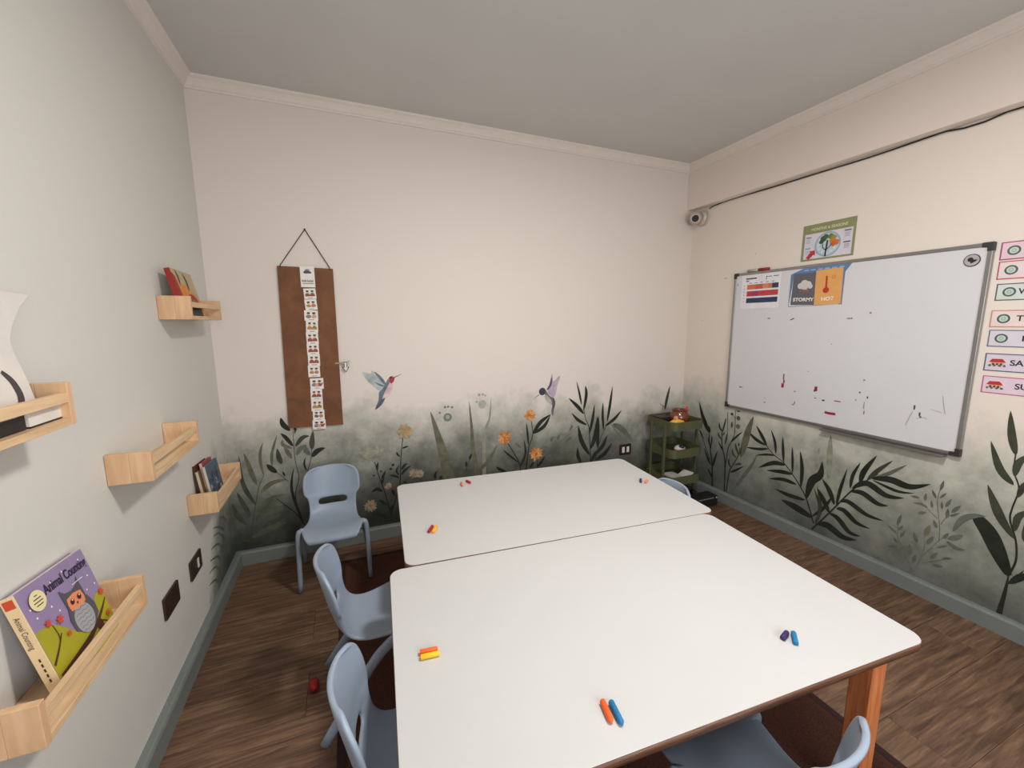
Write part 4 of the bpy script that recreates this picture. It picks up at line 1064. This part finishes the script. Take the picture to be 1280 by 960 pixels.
# ================================================================== CAMERA AND CABLE
M_cream = mat('camera_shell', (196, 184, 172), 0.45); M_lens = mat('camera_glass', (6, 6, 8), 0.08)
C0 = Vector((2.405, 2.372, 2.032)); aim = (Vector((0.0, 0.0, 1.295)) - C0 + Vector((-.15, -.1, -.1))).normalized()
t = thing('security_camera', 'small cream security camera in the far right corner below the beam', 'camera', (XR, 2.36, 2.035))
def L3(p): return Vector(p) - Vector((XR, 2.36, 2.035))
MB().cyl((-.0005, 0, 0), (-.016, 0, 0), .056, .054, M_cream, 32).cyl((-.016, 0, 0), (-.034, .002, 0), .050, .040, M_cream, 32).build('wall_base', t, bevel=.001)
c = L3(C0); MB().sphere(c, .044, M_cream, 24).build('housing', t)
n = aim; MB().cyl(c+n*.030, c+n*.046, .036, .032, M_cream, 32).build('lens_ring', t, bevel=.002)
MB().cyl(c+n*.0462, c+n*.048, .0235, .0235, M_lens, 28).build('lens', t)
M_cab = mat('black_cable', (34, 24, 22), 0.6)
pts = [(XR-.014, 2.300, 2.086), (XR-.010, 2.27, 2.096)]
yy = 2.20
while yy > YF+.02: pts.append((XR-.006-.002*sin(yy*7), yy, 2.0985-.0035*(sin(yy*5.3)+.5*sin(yy*11)) - (.012 if .93 < yy < 1.02 else 0))); yy -= .06
tag(MB().tube(pts, .0035, M_cab, 8).build('cable'), 'thin black cable running along the underside of the right beam', 'cable')

# ================================================================== TROLLEY
M_ol = mat('olive_metal', (84, 86, 58), 0.5, 0.0, var=0.05); M_whl = mat('black_caster', (22, 22, 22), 0.5)
tx0, tx1, ty0, ty1 = 2.055, 2.340, 2.105, 2.395
tc_ = ((tx0+tx1)/2, (ty0+ty1)/2)
t = thing('trolley', 'olive green three-tier metal trolley in the far right corner', 'trolley', (tc_[0], tc_[1], 0))
W2, D2 = (tx1-tx0)/2, (ty1-ty0)/2
for zr in (.602, .405, .205):
    hgt = .062; m = MB(); o_ = rrect(-W2, -D2, W2, D2, .045, 7); i_ = rrect(-W2+.0025, -D2+.0025, W2-.0025, D2-.0025, .043, 7); n = len(o_)
    vs = [(x, y, zr-hgt) for x, y in o_] + [(x, y, zr) for x, y in o_] + [(x, y, zr) for x, y in i_] + [(x, y, zr-hgt+.003) for x, y in i_]
    fs = []
    for i in range(n):
        j = (i+1) % n; fs += [(i, j, n+j, n+i), (n+i, n+j, 2*n+j, 2*n+i), (2*n+i, 2*n+j, 3*n+j, 3*n+i)]
    fs += [tuple(range(n-1, -1, -1)), tuple(range(3*n, 4*n))]
    m.add(vs, fs, M_ol); m.build('tray', t)
for sx in (-1, 1):
    for yy in (-.075, .060):
        MB().box((sx*(W2+.006)-.007, yy, .06), (sx*(W2+.006)+.007, yy+.018, .572), M_ol).build('upright', t, bevel=.002)
    MB().box((sx*(W2+.006)-.006, -.078, .050), (sx*(W2+.006)+.006, .081, .062), M_ol).build('foot_bar', t, bevel=.002)
    for yy in (-.07, .07):
        MB().cyl((sx*(W2)-.009, yy, .0225), (sx*(W2)+.009, yy, .0225), .022, .022, M_whl, 20).box((sx*W2-.012, yy-.006, .022), (sx*W2+.012, yy+.006, .052), M_whl).build('caster', t)
# things on the trolley
C_clay = mat('glazed_clay', (112, 50, 26), 0.25, var=0.25, scale=30, coat=0.5)
t = thing('clay_pot', 'round glazed brown clay pot with a pale oval badge on top of the trolley', 'pot', (2.225, 2.235, .5435))
MB().lathe([(0, .002), (.036, .0), (.050, .010), (.066, .040), (.068, .065), (.060, .092), (.050, .104), (.052, .112), (.056, .118), (.053, .119), (.046, .112), (.044, .10), (.052, .08), (.05, .02), (0, .014)], C_clay, 28).build('pot_body', t)
an = math.atan2(0-2.235, 0-2.245) - .35
MB().sphere((.062*cos(an), .062*sin(an), .060), .024, flat('badge_cream', (196, 150, 130)), 14, sc=(.75, .75, .85)).build('oval_badge', t)
t = thing('red_pepper_toy', 'small bright red toy sticking out of the clay pot rim', 'toy', (2.268, 2.215, .640))
MB().sphere((0, 0, .016), .014, flat('bright_red', (206, 26, 34)), 14, sc=(.9, .9, 1.2)).tube([(0, 0, .02), (.005, 0, .036), (.004, .002, .044)], [.008, .006, .003], flat('bright_red', (206, 26, 34))).build('toy_body', t)
C_yel = flat('yellow_plastic', (222, 168, 44))
t = thing('yellow_toy', 'yellow toy piece at the front of the top trolley tray', 'toy', (2.135, 2.160, .5455))
MB().tube([(-.045, .03, .030), (-.02, .015, .044), (.01, .0, .045), (.038, -.010, .040), (.055, -.008, .025)], [.012, .018, .021, .017, .008], C_yel, 12).build('toy_body', t)
MB().sphere((-.052, .034, .030), .014, flat('pale_tip', (226, 206, 160)), 12).build('tip', t)
t = thing('dark_box', 'dark box at the back of the top trolley tray', 'box', (2.130, 2.305, .5435)); MB().box((-.05, -.04, 0), (.05, .04, .055), flat('box_dark', (40, 38, 38))).build('carton', t, bevel=.002); MB().box((-.0505, -.0405, .055), (.0505, .0405, .062), flat('box_dark', (40, 38, 38))).build('lid', t, bevel=.002)
t = thing('white_toy', 'rounded white toy lying on the middle trolley tray', 'toy', (2.175, 2.165, .3465))
MB().sphere((0, 0, .048), .044, flat('toy_white', (208, 190, 192)), 18, sc=(1, .7, .55)).build('toy_body', t); MB().sphere((.002, -.012, .062), .026, C_ink, 14, sc=(1, .8, .5)).build('dark_window', t)
MB().box((-.045, -.03, 0), (.045, .03, .028), flat('mauve_plastic', (92, 66, 80))).build('base_block', t, bevel=.006)
t = thing('paper_stack', 'pale paper stack on the lowest trolley tray', 'paper', (2.150, 2.200, .1465))
for i in range(4): MB().box((-.06+.004*i, -.05, .012*i), (.05-.004*i, .05-.003*i, .012*i+.0105), flat('stack_%d' % i, ((92,88,140),(180,172,176),(86,80,130),(196,188,184))[i])).build('sheet_block', t)
t = thing('open_booklet', 'pale open booklet leaning on the lowest trolley tray', 'book', (2.275, 2.180, .1465))
MB().prism([(-.05,-.05),(.045,-.04),(.04,.05),(-.045,.045)], .0, .004, C_card, M=Matrix.Rotation(-.5, 4, 'Y') @ T((0, 0, .035))).build('left_leaf', t)
MB().prism([(-.05,-.05),(.045,-.04),(.04,.05),(-.045,.045)], .0, .004, C_card, M=Matrix.Rotation(.15, 4, 'Y') @ T((.01, 0, .012))).build('right_leaf', t)
# black speaker-like box on the floor in front of the trolley
t = thing('floor_box', 'small black box with two pale dots on the floor by the trolley', 'box', (2.285, 2.035, 0.0005))
MB().box((-.095, -.045, 0), (.095, .045, .075), C_blk).build('box_body', t, bevel=.006)
MB().box((-.085, -.0475, .060), (.055, -.0455, .066), flat('pale_trim', (120, 122, 124))).build('trim_strip', t)
MB().cyl((.078, -.0455, .062), (.078, -.0495, .062), .006, .006, flat('pale_dot', (160, 168, 164)), 14).build('knob', t)

# ================================================================== CRAYONS
CC = {'orange': (240, 92, 22), 'yellow': (248, 184, 8), 'red': (168, 24, 20), 'blue': (10, 112, 160), 'navy': (44, 38, 78), 'crimson': (176, 16, 50), 'peach': (232, 128, 86), 'violet': (48, 30, 84), 'amber': (246, 170, 24)}
def crayon(label, c, x, y, ang, L_, kind='round'):
    t = thing('crayon_stub', label, 'crayon', (x, y, ZT+.0002), ang, group='crayon stubs on the tables')
    m = mat('wax_'+c, CC[c], 0.55, var=.04, scale=60); r = .0062
    prof = [(0, -L_/2), (r*.86, -L_/2), (r, -L_/2+.0015), (r, L_/2-.008), (r*.86, L_/2-.0035), (r*.5, L_/2-.0008), (0, L_/2)]
    if kind == 'blunt': prof = [(0, -L_/2), (r*.9, -L_/2), (r, -L_/2+.001), (r, L_/2-.0015), (r*.85, L_/2), (0, L_/2)]
    Mx = T((0, 0, r)) @ Matrix.Rotation(pi/2, 4, 'Y')
    MB().lathe(prof, m, 14, M=Mx).build('wax_stick', t)
    return t
crayon('orange crayon stub lying against a yellow one at the left of the near table', 'orange', .140, .8845, -.12, .042, 'blunt')
crayon('yellow crayon stub in front of the orange one at the left of the near table', 'yellow', .1405, .8700, -.10, .044, 'blunt')
crayon('bright orange crayon beside a blue one near the front edge of the near table', 'orange', .4440, .5925, -1.78, .047)
crayon('long blue crayon beside an orange one near the front edge of the near table', 'blue', .4600, .5825, -1.74, .050)
crayon('dark violet crayon stub at the right of the near table', 'violet', .9755, .5925, .30, .036)
crayon('blue crayon stub beside a violet one at the right of the near table', 'blue', .9880, .5770, .72, .040, 'blunt')
crayon('dark red crayon stub beside a yellow one at the left of the far table', 'red', .2575, 1.4680, 1.05, .044, 'blunt')
crayon('amber yellow crayon stub beside a dark red one at the left of the far table', 'amber', .2725, 1.4605, 1.05, .044, 'blunt')
crayon('peach crayon stub near the back left edge of the far table', 'peach', .483, 1.843, -1.63, .036)
crayon('crimson crayon stub near the back left edge of the far table', 'crimson', .521, 1.861, -1.2, .036)
crayon('navy crayon stub near the right end of the far table', 'navy', 1.3125, 1.5445, -2.25, .034, 'blunt')
crayon('orange crayon stub near the right end of the far table', 'peach', 1.333, 1.527, .60, .034)
# red ball on the floor
t = thing('red_ball', 'small dark red egg-shaped ball on the floor beside the left chairs', 'ball', (-.178, 1.452, 0.0002))
MB().sphere((0, 0, .019), .019, mat('red_rubber', (150, 14, 18), .5), 18, sc=(.95, 1.25, 1)).build('ball_body', t)
MB().cyl((0, .022, .020), (.004, .028, .022), .003, .002, mat('red_rubber', (150, 14, 18)), 8).build('stem', t)

# ceiling lamp (just above the frame) that lights the room
t = thing('ceiling_lamp', 'round white ceiling lamp above the near table, out of frame', 'lamp', (0.90, 0.60, H))
MB().lathe([(0, -.0005), (.150, -.0005), (.152, -.045), (.146, -.050), (.140, -.050), (.138, -.030), (0, -.030)], mat('lamp_rim', (232, 230, 226), .4), 40).build('lamp_body', t)
MB().lathe([(0, -.046), (.137, -.046), (.137, -.050), (0, -.052)], mat('lamp_diffuser', (255, 246, 236), .4, emit=6.0), 40).build('diffuser', t)
# window behind the viewer that lets the daylight in
wn = struct(MB().box((.05, YF+.001, .80), (1.45, YF+.03, .84), M_base).box((.05, YF+.001, 1.86), (1.45, YF+.03, 1.90), M_base).box((.05, YF+.001, .84), (.09, YF+.03, 1.86), M_base).box((1.41, YF+.001, .84), (1.45, YF+.03, 1.86), M_base).build('window_1'))
